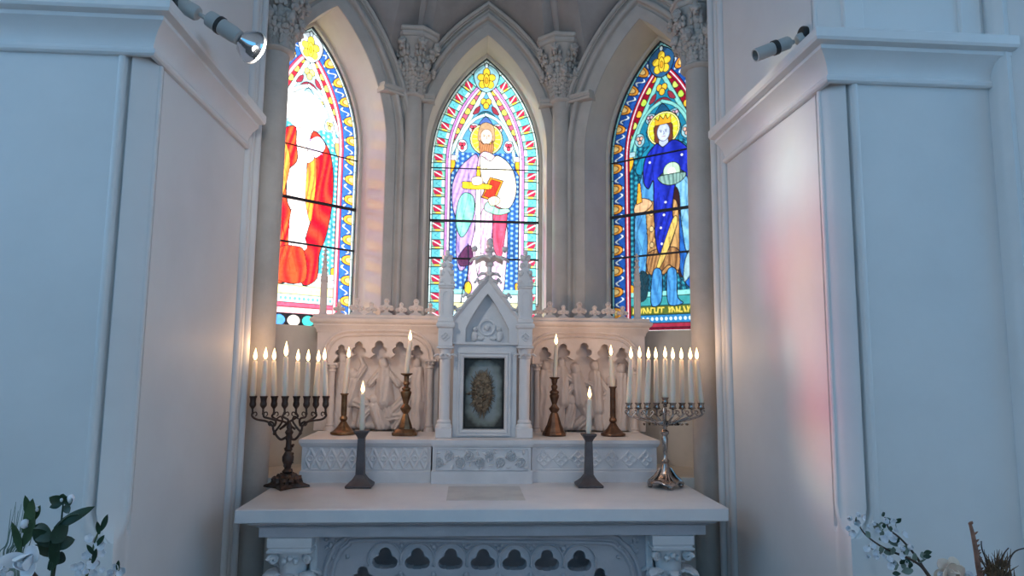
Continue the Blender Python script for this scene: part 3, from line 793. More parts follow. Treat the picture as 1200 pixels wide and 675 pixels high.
def art_right(c):
    # head
    c.poly([(-30, 150), (-26, 128), (-16, 118), (-20, 105), (-14, 96), (16, 96), (22, 106), (18, 118), (28, 126), (34, 150)], '#1f86a8', .9)
    halo(c, 1, 102, 17.5, '#dfe23a', '#f4f0a0')
    c.poly([(-9, 97), (10, 97), (12, 108), (10, 117), (-8, 117), (-10, 108)], '#6a3a26', .7)
    c.poly([(-3, 110), (5, 110), (6, 122), (-4, 122)], '#b8c6e0', .6)
    face(c, 1, 106, '#c6d2ea', '#46506a', 7.6, 10.4)
    c.poly([(-9, 97), (-9, 88), (-5, 92), (-3, 86), (1, 91), (4, 86), (6, 92), (10, 88), (10, 97)], '#e9a52a', .9, False)
    # pale blue under-cloak hanging both sides
    c.poly([(-22, 140), (-12, 132), (-12, 180), (-18, 230), (-22, 284), (-33, 284), (-36, 230), (-33, 180)], '#5aa6dc', 1.1, sh=('#2c6cb0', 9, .05, .7))
    c.poly([(14, 164), (28, 160), (36, 180), (40, 214), (30, 236), (26, 244), (18, 220)], '#8cc8e4', 1.1, sh=('#4a94c8', 9, -.2, .7))
    c.poly([(10, 176), (18, 178), (20, 230), (26, 262), (16, 268), (10, 230)], '#3a1e22', 1)
    c.poly([(18, 200), (24, 240), (34, 268), (28, 282), (18, 264), (14, 230)], '#2a6ec4', 1, sh=('#17408e', 7, -.2, .7))
    c.poly([(24, 250), (36, 236), (38, 252), (22, 276)], '#9fc4cc', .9)
    # tan tunic
    c.poly([(-20, 186), (0, 186), (16, 190), (16, 262), (8, 258), (-2, 266), (-12, 258), (-22, 264), (-20, 230)], '#cfa469', 1.1, sh=('#8a5a34', 7, .3, .7))
    for k in range(7): c.ell(-15 + (k % 2) * 6, 196 + 9 * k, 2.6, 3.2, '#e6c68a', .8)
    c.poly([(-18, 240), (14, 238), (16, 262), (4, 256), (-8, 266), (-20, 262)], '#b98a58', 1, sh=('#5a3420', 5, .2, .8))
    # blue cloak, falls to a point in front
    c.poly([(-8, 118), (0, 123), (12, 117), (24, 124), (34, 138), (40, 158), (41, 178), (32, 172), (26, 160), (14, 168), (10, 200), (14, 212), (6, 236), (-4, 246), (-10, 230), (-12, 190), (-12, 160), (-18, 168), (-24, 158), (-22, 134)], '#2636c4', 1.3, sh=('#101a7a', 11, .15, .75))
    for (u, t) in ((0, 200), (-4, 214), (4, 222), (-3, 232), (2, 186), (-16, 138), (22, 136)): c.ell(u, t, 1.4, 1.4, '#e8eaff', 0)
    c.poly([(10, 206), (15, 212), (-2, 252), (-10, 258)], '#e6c46a', .9)
    # church model in the hands
    c.ell(10, 158, 15, 7.5, '#3a5a5a', 1.1); c.ell(10, 152, 10, 10, '#bfe6c4', .9); c.ell(10, 153, 4.5, 5, '#f8fff0', 0)
    c.poly([(-5, 156), (25, 156), (22, 164), (10, 168), (-2, 164)], '#8fb8b0', 1, sh=('#41605c', 4, 0, .7))
    # hand and sword
    c.poly([(-36, 188), (-30, 178), (-18, 180), (-14, 186), (-22, 193), (-34, 194)], '#e3b68a', 1)
    c.poly([(-31, 160), (-28, 160), (-26, 182), (-33, 184)], '#efae3a', .9, False)
    # boots
    c.poly([(-14, 262), (-4, 262), (-4, 292), (-10, 300), (-17, 296)], '#4f9cd8', 1.1, sh=('#2566a8', 6, 0, .7))
    c.poly([(3, 262), (13, 262), (14, 290), (20, 298), (6, 300), (2, 290)], '#4f9cd8', 1.1, sh=('#2566a8', 6, 0, .7))
    c.poly([(-30, 262), (-20, 266), (-22, 290), (-32, 292)], '#1a3c4a', .8)

def art_left(c):
    # pale haloed head, white beard and hair
    c.ell(-2, 102, 24, 24, '#fbfcf6', 1.0, 0, '#a8a8a0'); c.ell(-2, 102, 20, 20, '#ffffff', .6, 0, '#c8c4b0')
    face(c, 0, 103, '#ffffff', '#b8a8a0', 8, 11)
    c.poly([(-8, 110), (0, 113), (8, 109), (10, 122), (4, 134), (-2, 138), (-8, 128)], '#ffffff', .7, lc='#b0a8a8')
    # white tunic
    c.poly([(-14, 124), (12, 122), (18, 140), (16, 200), (18, 250), (14, 290), (-26, 290), (-26, 200), (-22, 150)], '#fff8f2', .9, sh=('#f2b8a8', 12, 0, .5))
    # red mantle: two sides meeting, yellow-lit folds
    c.poly([(-14, 122), (-28, 128), (-38, 142), (-41, 165), (-40, 215), (-44, 262), (-46, 294), (-14, 296), (-10, 262), (-12, 225), (-20, 205), (-20, 175), (-10, 160), (-12, 140)], '#dc1626', 1.3, sh=('#f07a30', 13, .12, .55))
    c.poly([(-32, 150), (-24, 144), (-18, 165), (-24, 200), (-32, 215), (-36, 180)], '#f0a040', .9, sh=('#e03a30', 9, .1, .6))
    c.poly([(8, 122), (22, 130), (32, 148), (36, 180), (34, 215), (28, 245), (22, 262), (20, 290), (2, 296), (4, 250), (10, 220), (4, 190), (2, 150)], '#cc1024', 1.3, sh=('#e8502c', 12, -.1, .5))
    c.poly([(4, 150), (12, 146), (14, 180), (10, 226), (2, 200)], '#f8a83c', .8, sh=('#e03a30', 7, 0, .8))
    c.poly([(-14, 218), (-4, 210), (2, 240), (6, 258), (-14, 260)], '#ffffff', .8)
    for t0 in (0, 1, 2, 3): c.line(resample_smooth([(-38 + 7 * t0, 228), (-36 + 8 * t0, 255), (-42 + 9 * t0, 290)], 6), .9, '#7a0f1c')
    c.poly([(-26, 262), (-8, 256), (4, 262), (6, 294), (-28, 294)], '#dc4a28', 1, sh=('#b81220', 9, .15, .8))
    # lilac folded book and hands
    c.poly([(0, 140), (14, 126), (24, 136), (12, 152)], '#e6dcf0', .9); c.line([(4, 132), (20, 146)], 1, '#b080c0'); c.line([(16, 130), (6, 148)], 1, '#b080c0')
    c.poly([(-4, 150), (6, 146), (10, 154), (2, 160)], '#ffe9d8', .8)

def make_window(k, name, art, label_bars):
    W = WIN[k]; F = W['F']; ku = 2 * W['w'] / 130
    H = (W['za'] - W['zb']) / ku
    c = Canvas(H); frame_art(c, W, k); e_save = c.e.copy()
    art(c)
    veins(c, (np.abs(c.U) < 40) & (c.T > 122) & (c.T < 284), 46, 5 + len(name) + ord(k[0]))
    # figure never overpaints the border
    ref = Canvas(H); frame_art(ref, W, k); bm_ = e_save < 24; c.img[bm_] = ref.img[bm_]
    # small irregularities in the glass colour, then average down
    rs = np.random.RandomState(11)
    nz_, nx_ = c.nz, c.nx
    lo = rs.rand(nz_ // 9 + 2, nx_ // 9 + 2); g = np.kron(lo, np.ones((9, 9)))[:nz_, :nx_]
    c.img *= (0.84 + 0.28 * g)[..., None]; c.img *= {'L': .92, 'C': .80, 'R': .80}[k]
    q = 2; nz2, nx2 = nz_ // q, nx_ // q
    im = c.img[:nz2 * q, :nx2 * q].reshape(nz2, q, nx2, q, 3).mean((1, 3))
    er = e_save[:nz2 * q, :nx2 * q].reshape(nz2, q, nx2, q).mean((1, 3))
    xs = W['cx'] + ((np.arange(nx2) + .5) * q / c.S - 65) * ku; zs = W['za'] - (np.arange(nz2) + .5) * q / c.S * ku
    XX, ZZ = np.meshgrid(xs, zs)
    o = np.array(F.o); u = np.array(F.u); n = np.array(F.n); d = TG + 0.035
    base = np.zeros((nz2, nx2, 3)); base[:] = o; base += XX[..., None] * u + n * d; base[..., 2] += ZZ
    keep = er > -1.2
    idx = -np.ones((nz2, nx2), int); 
    q4 = keep[:-1, :-1] & keep[1:, :-1] & keep[:-1, 1:] & keep[1:, 1:]
    used = np.zeros_like(keep); used[:-1, :-1] |= q4; used[1:, :-1] |= q4; used[:-1, 1:] |= q4; used[1:, 1:] |= q4
    idx[used] = np.arange(used.sum())
    V = base[used]; Cc = im[used]
    ii, jj = np.where(q4); quads = np.stack([idx[ii, jj], idx[ii + 1, jj], idx[ii + 1, jj + 1], idx[ii, jj + 1]], 1)
    me = bpy.data.meshes.new('glass'); me.vertices.add(len(V)); me.vertices.foreach_set('co', V.astype(np.float32).ravel())
    me.loops.add(quads.size); me.loops.foreach_set('vertex_index', quads.astype(np.int32).ravel())
    me.polygons.add(len(quads)); me.polygons.foreach_set('loop_start', np.arange(0, quads.size, 4, dtype=np.int32))
    me.update(calc_edges=True)
    at_ = me.color_attributes.new('Col', 'FLOAT_COLOR', 'POINT')
    at_.data.foreach_set('color', np.concatenate([np.clip(Cc, 0, 1), np.ones((len(Cc), 1))], 1).astype(np.float32).ravel())
    me.materials.append(M['glass'])
    root = empty(name, (0, 0, 0), kind='structure')
    ob = bpy.data.objects.new('stained_glass', me); COL.objects.link(ob); ob.parent = root
    # stone rebate frame
    mb = MB(F.M); g = arch_path(W['cx'], W['w'], W['zs'], W['za'], W['zb'], 24, -0.001)
    mb.sweep(g + [g[0]] if False else g, [(0.012, -TG - 0.02), (-0.003, -TG - 0.02), (-0.003, -TG - 0.05), (0.012, -TG - 0.05)])
    mb.build('window_frame', 'lead', root)
    for z in label_bars:
        hw = W['w'] + 0.01
        MB(F.M).box(W['cx'] - hw, W['cx'] + hw, TG + 0.018, TG + 0.030, z[0] - z[1], z[0] + z[1]).build('saddle_bar', 'lead', root)
    return root
def zbar(k, px, py): return WIN[k]['F'].hit(px, py, TG + .02)[1]
make_window('L', 'window_1', art_left, [(zbar('L', 345, 232), .0075), (zbar('L', 345, 284), .0045), (zbar('L', 400, 184), .002)])
make_window('C', 'window_2', art_center, [(zbar('C', 568, 259.5), .0065), (zbar('C', 568, 303.5), .0045), (zbar('C', 568, 198), .002)])
make_window('R', 'window_3', art_right, [(zbar('R', 760, 249), .0075), (zbar('R', 760, 299), .0045), (zbar('R', 745, 186), .003)])
# ------------------------------------------------------------------ altar
def lx(px, py, Y): return at(px, py, Y).x
def lz(px, py, Y): return at(px, py, Y).z

AY = 2.41
altar = empty('altar_table', (0.08, AY + 0.3, 0), 'white marble altar table with carved arcaded front standing between the two side walls', 'altar')
OX, OY = 0.08, AY + 0.3
def loc(dx=0, dy=0): return Matrix.Translation((-OX + dx, -OY + dy, 0))
SX0, SX1 = -0.788, 0.946
mb = MB(loc()); mb.cbox(SX0, SX1, AY, 2.99, 0.952, 1.0, 0.004); mb.build('table_slab', 'marble', altar, bevel=0)
mb = MB(loc())
hsweep(mb, [(-0.715, 2.98), (-0.715, 2.455), (0.875, 2.455), (0.875, 2.98)], [(0.0, 0.897), (0.0, 0.930), (0.010, 0.934), (0.006, 0.938), (0.022, 0.941), (0.030, 0.946), (0.030, 0.952), (-0.05, 0.952), (-0.05, 0.897)])
mb.box(-0.70, 0.86, 2.47, 2.98, 0.90, 0.95)
mb.build('frieze', 'shadecarved', altar, angle=30)
# front panel: arcade of pierced cusped openings set in a round-cornered arch
PY = 2.52
def quatre(cx, cz, r, lobes=((0, 1), (1, 0), (-1, 0)), stem=True):
    """trefoil head standing on an open foot (outline, counter clockwise)"""
    pts = []
    def arc(x, z, rr, a0, a1, n=8):
        for i in range(n + 1):
            a = a0 + (a1 - a0) * i / n; pts.append((cx + x + rr * math.cos(a), cz + z + rr * math.sin(a)))
    arc(r * .52, -r * .12, r * .46, -PI * .60, PI * .38)
    arc(0, r * .50, r * .50, -PI * .08, PI * 1.08)
    arc(-r * .52, -r * .12, r * .46, PI * .62, PI * 1.60)
    pts.append((cx - r * .30, cz - r * .62)); pts.append((cx + r * .30, cz - r * .62))
    return pts
pts_px = [(451, 657), (489, 657.5), (528, 658), (566, 658.5), (603, 659), (641, 659.5), (679, 660)]
cent = [(lx(x, y, PY), lz(x, y, PY)) for x, y in pts_px]
side_c = [(lx(425, 677, PY), lz(425, 677, PY)), (lx(703, 679, PY), lz(703, 679, PY))]
outerp = [(-0.545, 0.10), (0.69, 0.10), (0.69, 0.90), (-0.545, 0.90)]
holes = [list(reversed(quatre(x, z, 0.046))) for x, z in cent] + [list(reversed(quatre(x, z, 0.040))) for x, z in side_c]
# a row of cusped lancets standing below the trefoils
for x, z in [side_c[0]] + cent + [side_c[1]]:
    zt = (z if (x, z) in cent else z) - 0.055 if (x, z) in cent else z - 0.05
    L = arch_path(x, 0.042, zt - 0.06, zt, 0.24, 8)
    holes.append(list(reversed(L)))
mb = MB(loc()); mb.plate(outerp, holes, PY, PY + 0.05); mb.build('tracery_panel', 'shadecarved', altar, angle=30)
MB(loc()).box(-0.60, 0.74, PY + 0.30, PY + 0.35, 0.05, 0.90).build('back_panel', 'shadecarved', altar)
MB(loc()).box(-0.70, 0.86, 2.44, 2.97, 0.0, 0.10).build('plinth', 'carvedwhite', altar, bevel=.004)
# moulded arch round the arcade and the little leaves between the cusps
archo = resample_smooth([(lx(389, 700, PY), 0.60), (lx(390, 680, PY), lz(390, 680, PY)), (lx(396, 655, PY), lz(396, 655, PY)), (lx(409, 640, PY), lz(409, 640, PY)), (lx(430, 635, PY), lz(430, 634.5, PY)),
                         (lx(566, 635, PY), lz(566, 636, PY)), (lx(700, 638, PY), lz(700, 637.5, PY)), (lx(722, 643, PY), lz(722, 643, PY)), (lx(736, 660, PY), lz(736, 660, PY)), (lx(741, 684, PY), lz(741, 684, PY)), (lx(741, 700, PY), 0.60)], 6)
mb = MB(loc(0, PY))
archo = [(-0.52, 0.12)] if False else archo
mb.sweep([(archo[0][0], 0.12)] + archo + [(archo[-1][0], 0.12)], [(-0.004, -0.004), (-0.002, 0.008), (0.004, 0.012), (0.010, 0.010), (0.013, 0.002), (0.020, 0.002), (0.023, 0.014), (0.030, 0.018), (0.037, 0.014), (0.040, -0.004)])
mb.build('arch_moulding', 'shadecarved', altar, angle=40)
mb = MB(loc(0, PY))
for i in range(len(cent)):
    x, z = cent[i]
    ring = [(x + 0.060 * math.sin(a), z + 0.006 + 0.060 * math.cos(a)) for a in np.linspace(-PI * .62, PI * .62, 20)]
    mb.sweep(ring, [(-0.004, -0.002), (-0.003, 0.006), (0.0, 0.008), (0.003, 0.006), (0.004, -0.002)])
for i in range(len(cent) - 1):
    x = (cent[i][0] + cent[i + 1][0]) / 2; z = cent[i][1]
    for (dx, dz, s) in ((0, 0.050, 1), (0, -0.045, 1.1), (-0.012, -0.055, .8), (0.012, -0.055, .8), (-0.010, 0.060, .7), (0.010, 0.060, .7)):
        mb.blob((x + dx, -0.004, z + dz), 0.009 * s, seg=8, rg=6, lump=.6)
for (x0, x1, z0, z1, nn) in ((-0.50, -0.40, 0.80, 0.885, 10), (0.56, 0.66, 0.80, 0.885, 10)):
    for k in range(nn):
        mb.blob((random.uniform(x0, x1), -0.002, random.uniform(z0, z1)), random.uniform(.006, .011), seg=7, rg=5, lump=.7)
mb.build('spandrel_carving', 'shadecarved', altar, angle=60)
# corner colonnettes with square capitals
for pxc, in ((344,), (783.5,)):
    cx = lx(pxc, 640, 2.50)
    col = MB(Matrix.Translation((cx - OX, 2.515 - OY, 0)))
    col.lathe([(0.066, 0.10), (0.066, 0.135), (0.055, 0.15), (0.058, 0.165), (0.045, 0.18), (0.045, 0.735)], seg=24)
    cob = col.build('colonnette', 'carvedwhite', altar)
    mb = MB(Matrix.Translation((cx - OX, 2.515 - OY, 0)))
    sq = lambda h: [(-h, -h), (h, -h), (h, h), (-h, h)]
    mb.rings([[(x, y, z) for x, y in sq(h)] for h, z in ((0.076, 0.8965), (0.076, 0.866), (0.071, 0.862), (0.071, 0.857), (0.078, 0.853), (0.076, 0.846), (0.062, 0.843))][::-1])
    mb.build('abacus', 'carvedwhite', cob, angle=20)
    mb = MB(Matrix.Translation((cx - OX, 2.515 - OY, 0)))
    mb.lathe([(0.044, 0.725), (0.052, 0.732), (0.052, 0.74), (0.045, 0.747), (0.048, 0.79), (0.060, 0.84), (0.060, 0.845)], seg=20)
    for sx in (-1, 1):
        for sy in (-1, 1):
            mb.leaf((sx * .038, sy * .038, 0.755), (sx * .2, sy * .2, 1), (sx, sy, -.2), 0.085, 0.05, curl=1.1, thick=.008, n=8, notch=.25)
            # corner scrolls
            spir = [(sx * (.05 + .016 * (1 - k / 16) * math.cos(k * .75) + .008), sy * (.05 + .016 * (1 - k / 16) * math.cos(k * .75) + .008), 0.822 + .016 * (1 - k / 18) * math.sin(k * .75)) for k in range(15)]
            mb.tube(spir, .007, 7)
    for a in range(4):
        th = a * PI / 2; mb.leaf((.045 * math.cos(th), .045 * math.sin(th), 0.75), (.1 * math.cos(th), .1 * math.sin(th), 1), (math.cos(th), math.sin(th), -.1), 0.07, 0.045, curl=1.2, thick=.008, n=8, notch=.25)
        for k in (-1, 0, 1): mb.blob((.058 * math.cos(th) - .02 * k * math.sin(th), .058 * math.sin(th) + .02 * k * math.cos(th), .825 - .01 * abs(k)), .011, seg=8, rg=6, lump=.4)
    mb.build('capital', 'carvedwhite', cob, angle=50)
# side piers carrying the slab
for x0, x1 in ((-0.66, -0.545), (0.69, 0.81)):
    MB(loc()).cbox(x0, x1, 2.60, 2.95, 0.10, 0.897, .004).build('side_pier', 'carvedwhite', altar)
for x in (-0.548, 0.668):
    MB(loc()).cbox(x, x + 0.024, PY - 0.02, PY + 0.03, 0.10, 0.897, .005).build('pilaster_strip', 'carvedwhite', altar)
# inset stone on the table
iy0, iy1 = atz(575, 586.5, 1.0).y, atz(575, 570, 1.0).y
MB(loc()).cbox(-0.07 , 0.225, iy0, min(iy1, 2.86), 0.997, 1.0012, .0004).build('inset_slab', 'insetstone', altar, label='grey inset stone')

# ------------------------------------------------------------------ gradine (shelf behind the table)
GY, GZ0, GZ = 2.93, 1.0, 1.18
gra = empty('altar_shelf', (0.07, 3.1, GZ0), 'long white stone shelf with carved front band on the back of the altar table', 'shelf')
G = Matrix.Translation((-0.07, -3.1, -GZ0))
GX0, GX1 = -0.708, 0.848
mb = MB(G)
hsweep(mb, [(GX0 + .012, 3.30), (GX0 + .012, GY + .012), (-0.150, GY + .012)], [(-.1, 1.0), (.006, 1.0), (.006, 1.045), (0, 1.052), (0, 1.148), (.006, 1.154), (.010, 1.163), (.012, 1.166), (.012, GZ), (-.1, GZ)])
mb.box(GX0 + .02, -0.150, GY + .03, 3.30, 1.001, GZ - .001)
mb.build('left_block', 'carvedwhite', gra, angle=25)
mb = MB(G)
hsweep(mb, [(0.285, GY + .012), (GX1 - .012, GY + .012), (GX1 - .012, 3.30)], [(-.1, 1.0), (.006, 1.0), (.006, 1.045), (0, 1.052), (0, 1.148), (.006, 1.154), (.010, 1.163), (.012, 1.166), (.012, GZ), (-.1, GZ)])
mb.box(0.285, GX1 - .02, GY + .03, 3.30, 1.001, GZ - .001)
mb.build('right_block', 'carvedwhite', gra, angle=25)
mb = MB(G)
hsweep(mb, [(-0.142, 3.25), (-0.142, GY - .020), (0.279, GY - .020), (0.279, 3.25)], [(-.1, 1.0), (.005, 1.0), (.005, 1.05), (0, 1.056), (0, 1.150), (.005, 1.156), (.008, 1.162), (.010, 1.168), (.010, GZ + .002), (-.1, GZ + .002)])
mb.box(-0.13, 0.27, GY, 3.30, 1.001, GZ + .001)
mb.build('centre_block', 'carvedwhite', gra, angle=25)
def zig(X, Z):
    P = 0.088; q = np.abs(((X / P) % 1) - .5) * 2; v = (Z - 1.100) / .042
    d1 = np.abs(v - (2 * q - 1)) ; d2 = np.abs(v + (2 * q - 1))
    h = np.maximum(np.clip(1 - d1 * 2.6, 0, 1), np.clip(1 - d2 * 2.6, 0, 1))
    c = np.hypot(((X / P + .25) % .5 - .25) * P, (np.abs(Z - 1.100) - 0.0) * 1) ; h = np.maximum(h, np.clip(1 - np.abs(c - .010) / .005, 0, 1) * .8)
    edge = np.clip((0.044 - np.abs(Z - 1.100)) / .003, 0, 1)
    return -0.004 + .009 * np.sqrt(h) * edge + .006 * (1 - edge)
def quat(X, Z):
    P = 0.075; x = ((X / P) % 1 - .5) * P; z = Z - 1.100
    h = np.zeros_like(X)
    for dx, dz in ((0, .016), (0, -.016), (.016, 0), (-.016, 0)):
        h = np.maximum(h, np.clip(1 - np.abs(np.hypot(x - dx, z - dz) - .012) / .0045, 0, 1))
    h = np.maximum(h, np.clip(1 - np.abs(np.abs(x) + np.abs(z) - .036) / .004, 0, 1))
    edge = np.clip((0.044 - np.abs(z)) / .003, 0, 1)
    return -0.004 + .008 * np.sqrt(h) * edge + .006 * (1 - edge)
rsv = np.random.RandomState(21)
stems = []
for i in range(9):
    x = -0.115 + i * .0435 + rsv.uniform(-.004, .004); s = 1 if i % 2 else -1
    stems.append((x, 1.102 + s * .012, .017, s)); 
def scroll(X, Z):
    h = np.zeros_like(X)
    for (x, z, r, s) in stems:
        dx, dz = X - x, Z - z; rr = np.hypot(dx, dz); a = np.arctan2(dz, dx) * s
        sp = ((rr / .0085) - a / (2 * PI)) % 1
        h = np.maximum(h, np.clip(1 - np.abs(sp - .5) * 3.0, 0, 1) * np.clip((.026 - rr) / .004, 0, 1))
    for k in range(26):
        x0 = -0.125 + (k + .5) * .0151; z0 = 1.100 + .034 * math.sin(k * 2.4 + 1); an = k * 1.9
        dx, dz = X - x0, Z - z0; u = dx * math.cos(an) + dz * math.sin(an); v = -dx * math.sin(an) + dz * math.cos(an)
        h = np.maximum(h, np.clip(1 - (u / .014) ** 2 - (v / .0055) ** 2, 0, 1))
    edge = np.clip((0.044 - np.abs(Z - 1.100)) / .003, 0, 1) * np.clip((.195 - np.abs(X - .0685)) / .003, 0, 1)
    return -0.018 + .026 * np.sqrt(h) * edge + .022 * (1 - edge)
lb, rb, cb = [o for o in gra.children if o.name.startswith('left_block')][0], [o for o in gra.children if o.name.startswith('right_block')][0], [o for o in gra.children if o.name.startswith('centre_block')][0]
MB(G).field(GX0 + .03, -0.165, 1.054, 1.146, 260, 46, zig, GY + .010).build('zigzag_carving', 'carvedwhite', lb, angle=70)
MB(G).field(0.305, GX1 - .03, 1.054, 1.146, 260, 46, quat, GY + .010).build('quatrefoil_carving', 'carvedwhite', rb, angle=70)
MB(G).field(-0.128, 0.265, 1.056, 1.148, 260, 60, scroll, GY - .0235).build('scrollwork_carving', 'carvedwhite', cb, angle=70)

# ------------------------------------------------------------------ reredos
RY = 3.33
rer = empty('carved_reredos', (0.07, 3.40, GZ), 'pale carved stone screen with cusped arches over relief figures behind the candlesticks', 'altar screen')
RM = Matrix.Translation((-0.07, -3.40, -GZ))
RX0, RX1 = lx(370, 440, RY), lx(756, 440, RY)
ZTOPR = 1.675
def rp(px, py): p = at(px, py, RY); return (p.x, p.z)
def lobed(px_l, px_r, lobes, ybot, yspring):
    """opening outline in pixels -> local: starts bottom left, up, across cusped lobes, down"""
    P = [rp(px_l, ybot), rp(px_l, yspring)]
    for (cx, cy, r) in lobes:
        if P[-1][0] > rp(px_l, yspring)[0] + .01: P.append(rp(cx - r * 1.36, cy + r * 1.35))
        for (ox, oy, rr, a0, a1) in ((-r * .60, r * .30, r * .46, 1.55, .55), (0, -r * .42, r * .60, 1.12, -.12), (r * .60, r * .30, r * .46, .45, -.55)):
            for i in range(7):
                a = PI * (a0 + (a1 - a0) * i / 6)
                P.append(rp(cx + ox + rr * math.cos(a), cy + oy - rr * math.sin(a)))
    P += [rp(px_r, yspring), rp(px_r, ybot)]
    return P
Lh = lobed(390.5, 497, [(400, 411, 7), (420.5, 408.5, 8.2), (444.5, 408, 8.8), (468.5, 408.5, 8.2), (488.5, 411.5, 7)], 506, 424)
Rh = lobed(629, 739, [(638.5, 413.5, 7), (660, 411, 8.2), (684.5, 410.5, 8.8), (708.5, 411.5, 8.2), (729, 414.5, 7)], 508, 427)
def mkpanel(x0, x1, hole, nm):
    mb = MB(RM); hz = min(p[1] for p in hole)
    mb.plate([(x0, GZ), (hole[0][0], GZ), ] + hole + [(hole[-1][0], GZ), (x1, GZ), (x1, ZTOPR), (x0, ZTOPR)], [], RY, RY + 0.045)
    return mb.build(nm, 'reredosstone', rer, angle=30)
tx0, tx1 = lx(514, 440, RY), lx(622, 440, RY)
Lh[0] = (Lh[0][0], GZ + .004); Lh[-1] = (Lh[-1][0], GZ + .004); Rh[0] = (Rh[0][0], GZ + .004); Rh[-1] = (Rh[-1][0], GZ + .004)
pL = mkpanel(RX0, tx0, Lh, 'left_panel'); pR = mkpanel(tx1, RX1, Rh, 'right_panel')
MB(RM).box(RX0 + .004, RX1 - .004, RY + .085, RY + .12, GZ, ZTOPR).build('back_slab', 'reredosstone', rer)
MB(RM).box(RX0 + .002, RX0 + .03, RY + .04, RY + .10, GZ, ZTOPR).build('side_return', 'reredosstone', rer)
MB(RM).box(RX1 - .03, RX1 - .002, RY + .04, RY + .10, GZ, ZTOPR).build('side_return', 'reredosstone', rer)
# arch mouldings round each panel
def parch(pxs, par):
    P = resample_smooth([rp(*p) for p in pxs], 6)
    mb = MB(RM @ Matrix.Translation((0, RY, 0)))
    mb.sweep(P, [(0.0, -.004), (0.001, .006), (.006, .010), (.011, .006), (.013, .002), (.019, .002), (.022, .012), (.028, .015), (.033, .011), (.034, -.004)])
    mb.build('arch_moulding', 'reredosstone', par, angle=40)
parch([(386, 424), (387, 412), (391, 403), (399, 397), (412, 394.5), (444, 394), (475, 394.5), (488, 398), (496, 404.5), (500, 413), (501, 424)], pL)
parch([(625, 427), (626, 415), (630, 406), (638, 400), (650, 397), (685, 396.5), (716, 398), (728, 401), (737, 408), (742, 418), (743, 428)], pR)
# colonnettes
def colonnette(px, pyc, pyb, Y, r, par, m='reredosstone', name='colonnette'):
    x = lx(px, (pyc + pyb) / 2, Y); zt, zb = lz(px, pyc, Y), lz(px, pyb, Y)
    h = zt - zb
    mb = MB(RM @ Matrix.Translation((x, Y, 0)))
    mb.lathe([(r * 1.7, zb), (r * 1.7, zb + .018), (r * 1.25, zb + .026), (r * 1.4, zb + .034), (r, zb + .042), (r, zt - .045), (r * 1.3, zt - .043), (r * 1.3, zt - .037), (r * 1.05, zt - .033), (r * 1.55, zt - .010), (r * 1.5, zt - .008)], seg=18)
    for k in range(7): a = 2 * PI * k / 7; mb.blob((r * 1.45 * math.cos(a), r * 1.45 * math.sin(a), zt - .019), r * .5, seg=7, rg=5, lump=.3)
    q = r * 1.95; mb.box(-q, q, -q, q, zt - .010, zt)
    return mb.build(name, m, par, angle=40)
colonnette(388, 425, 506, RY - .014, .015, pL); colonnette(503.5, 421, 507, RY - .014, .015, pL)
colonnette(629, 424, 509, RY - .014, .013, pR); colonnette(744, 428, 511, RY - .014, .014, pR)
# crown cornice
mb = MB(RM)
hsweep(mb, [(RX0, RY + .12), (RX0, RY), (RX1, RY), (RX1, RY + .12)], [(-.03, 1.655), (.004, 1.655), (.006, 1.668), (.016, 1.682), (.020, 1.690), (.018, 1.696), (.030, 1.704), (.034, 1.712), (.034, 1.722), (.022, 1.728), (.020, 1.742), (-.03, 1.746)])
mb.box(RX0 + .02, RX1 - .02, RY + .02, RY + .12, 1.66, 1.744)
mb.build('cornice', 'reredosstone', rer, angle=30)
# cresting: fleurons along the top
def fleuron(px, big, Y=RY):
    x = lx(px, 365, Y); s = 1.0 if big else 0.78
    mb = MB(RM @ Matrix.Translation((x, Y + .03, 1.744)))
    O = []
    def arc(cx, cz, r, a0, a1, n=7):
        for i in range(n + 1): a = a0 + (a1 - a0) * i / n; O.append((cx + r * math.cos(a), cz + r * math.sin(a)))
    O.append((.034 * s, 0)); O.append((.026 * s, .010 * s)); O.append((.010 * s, .016 * s)); O.append((.008 * s, .026 * s))
    arc(.024 * s, .036 * s, .013 * s, -PI * .7, PI * .6); O.append((.011 * s, .052 * s))
    arc(0, .070 * s, .014 * s, -PI * .25, PI * 1.25)
    half = O[:]; O = half + [(-.011 * s, .052 * s)]
    arc(-.024 * s, .036 * s, .013 * s, PI * .4, PI * 1.7); O += [(-.008 * s, .026 * s), (-.010 * s, .016 * s), (-.026 * s, .010 * s), (-.034 * s, 0)]
    mb.plate(O, [], -.011, .011)
    mb.blob((0, -.011, .038 * s), .010 * s, seg=8, rg=6, lump=.3)
    for (a, b) in ((.024, .036), (-.024, .036), (0, .070)): mb.blob((a * s, -.010, b * s), .008 * s, seg=7, rg=5)
    return mb.build('fleuron', 'reredosstone', rer, angle=40)
for i, px in enumerate((396, 416.5, 434, 452, 469.5, 487, 504)): fleuron(px, i % 2 == 1)
for i, px in enumerate((631, 645, 661, 680, 698, 714, 731)): fleuron(px, i % 2 == 1)
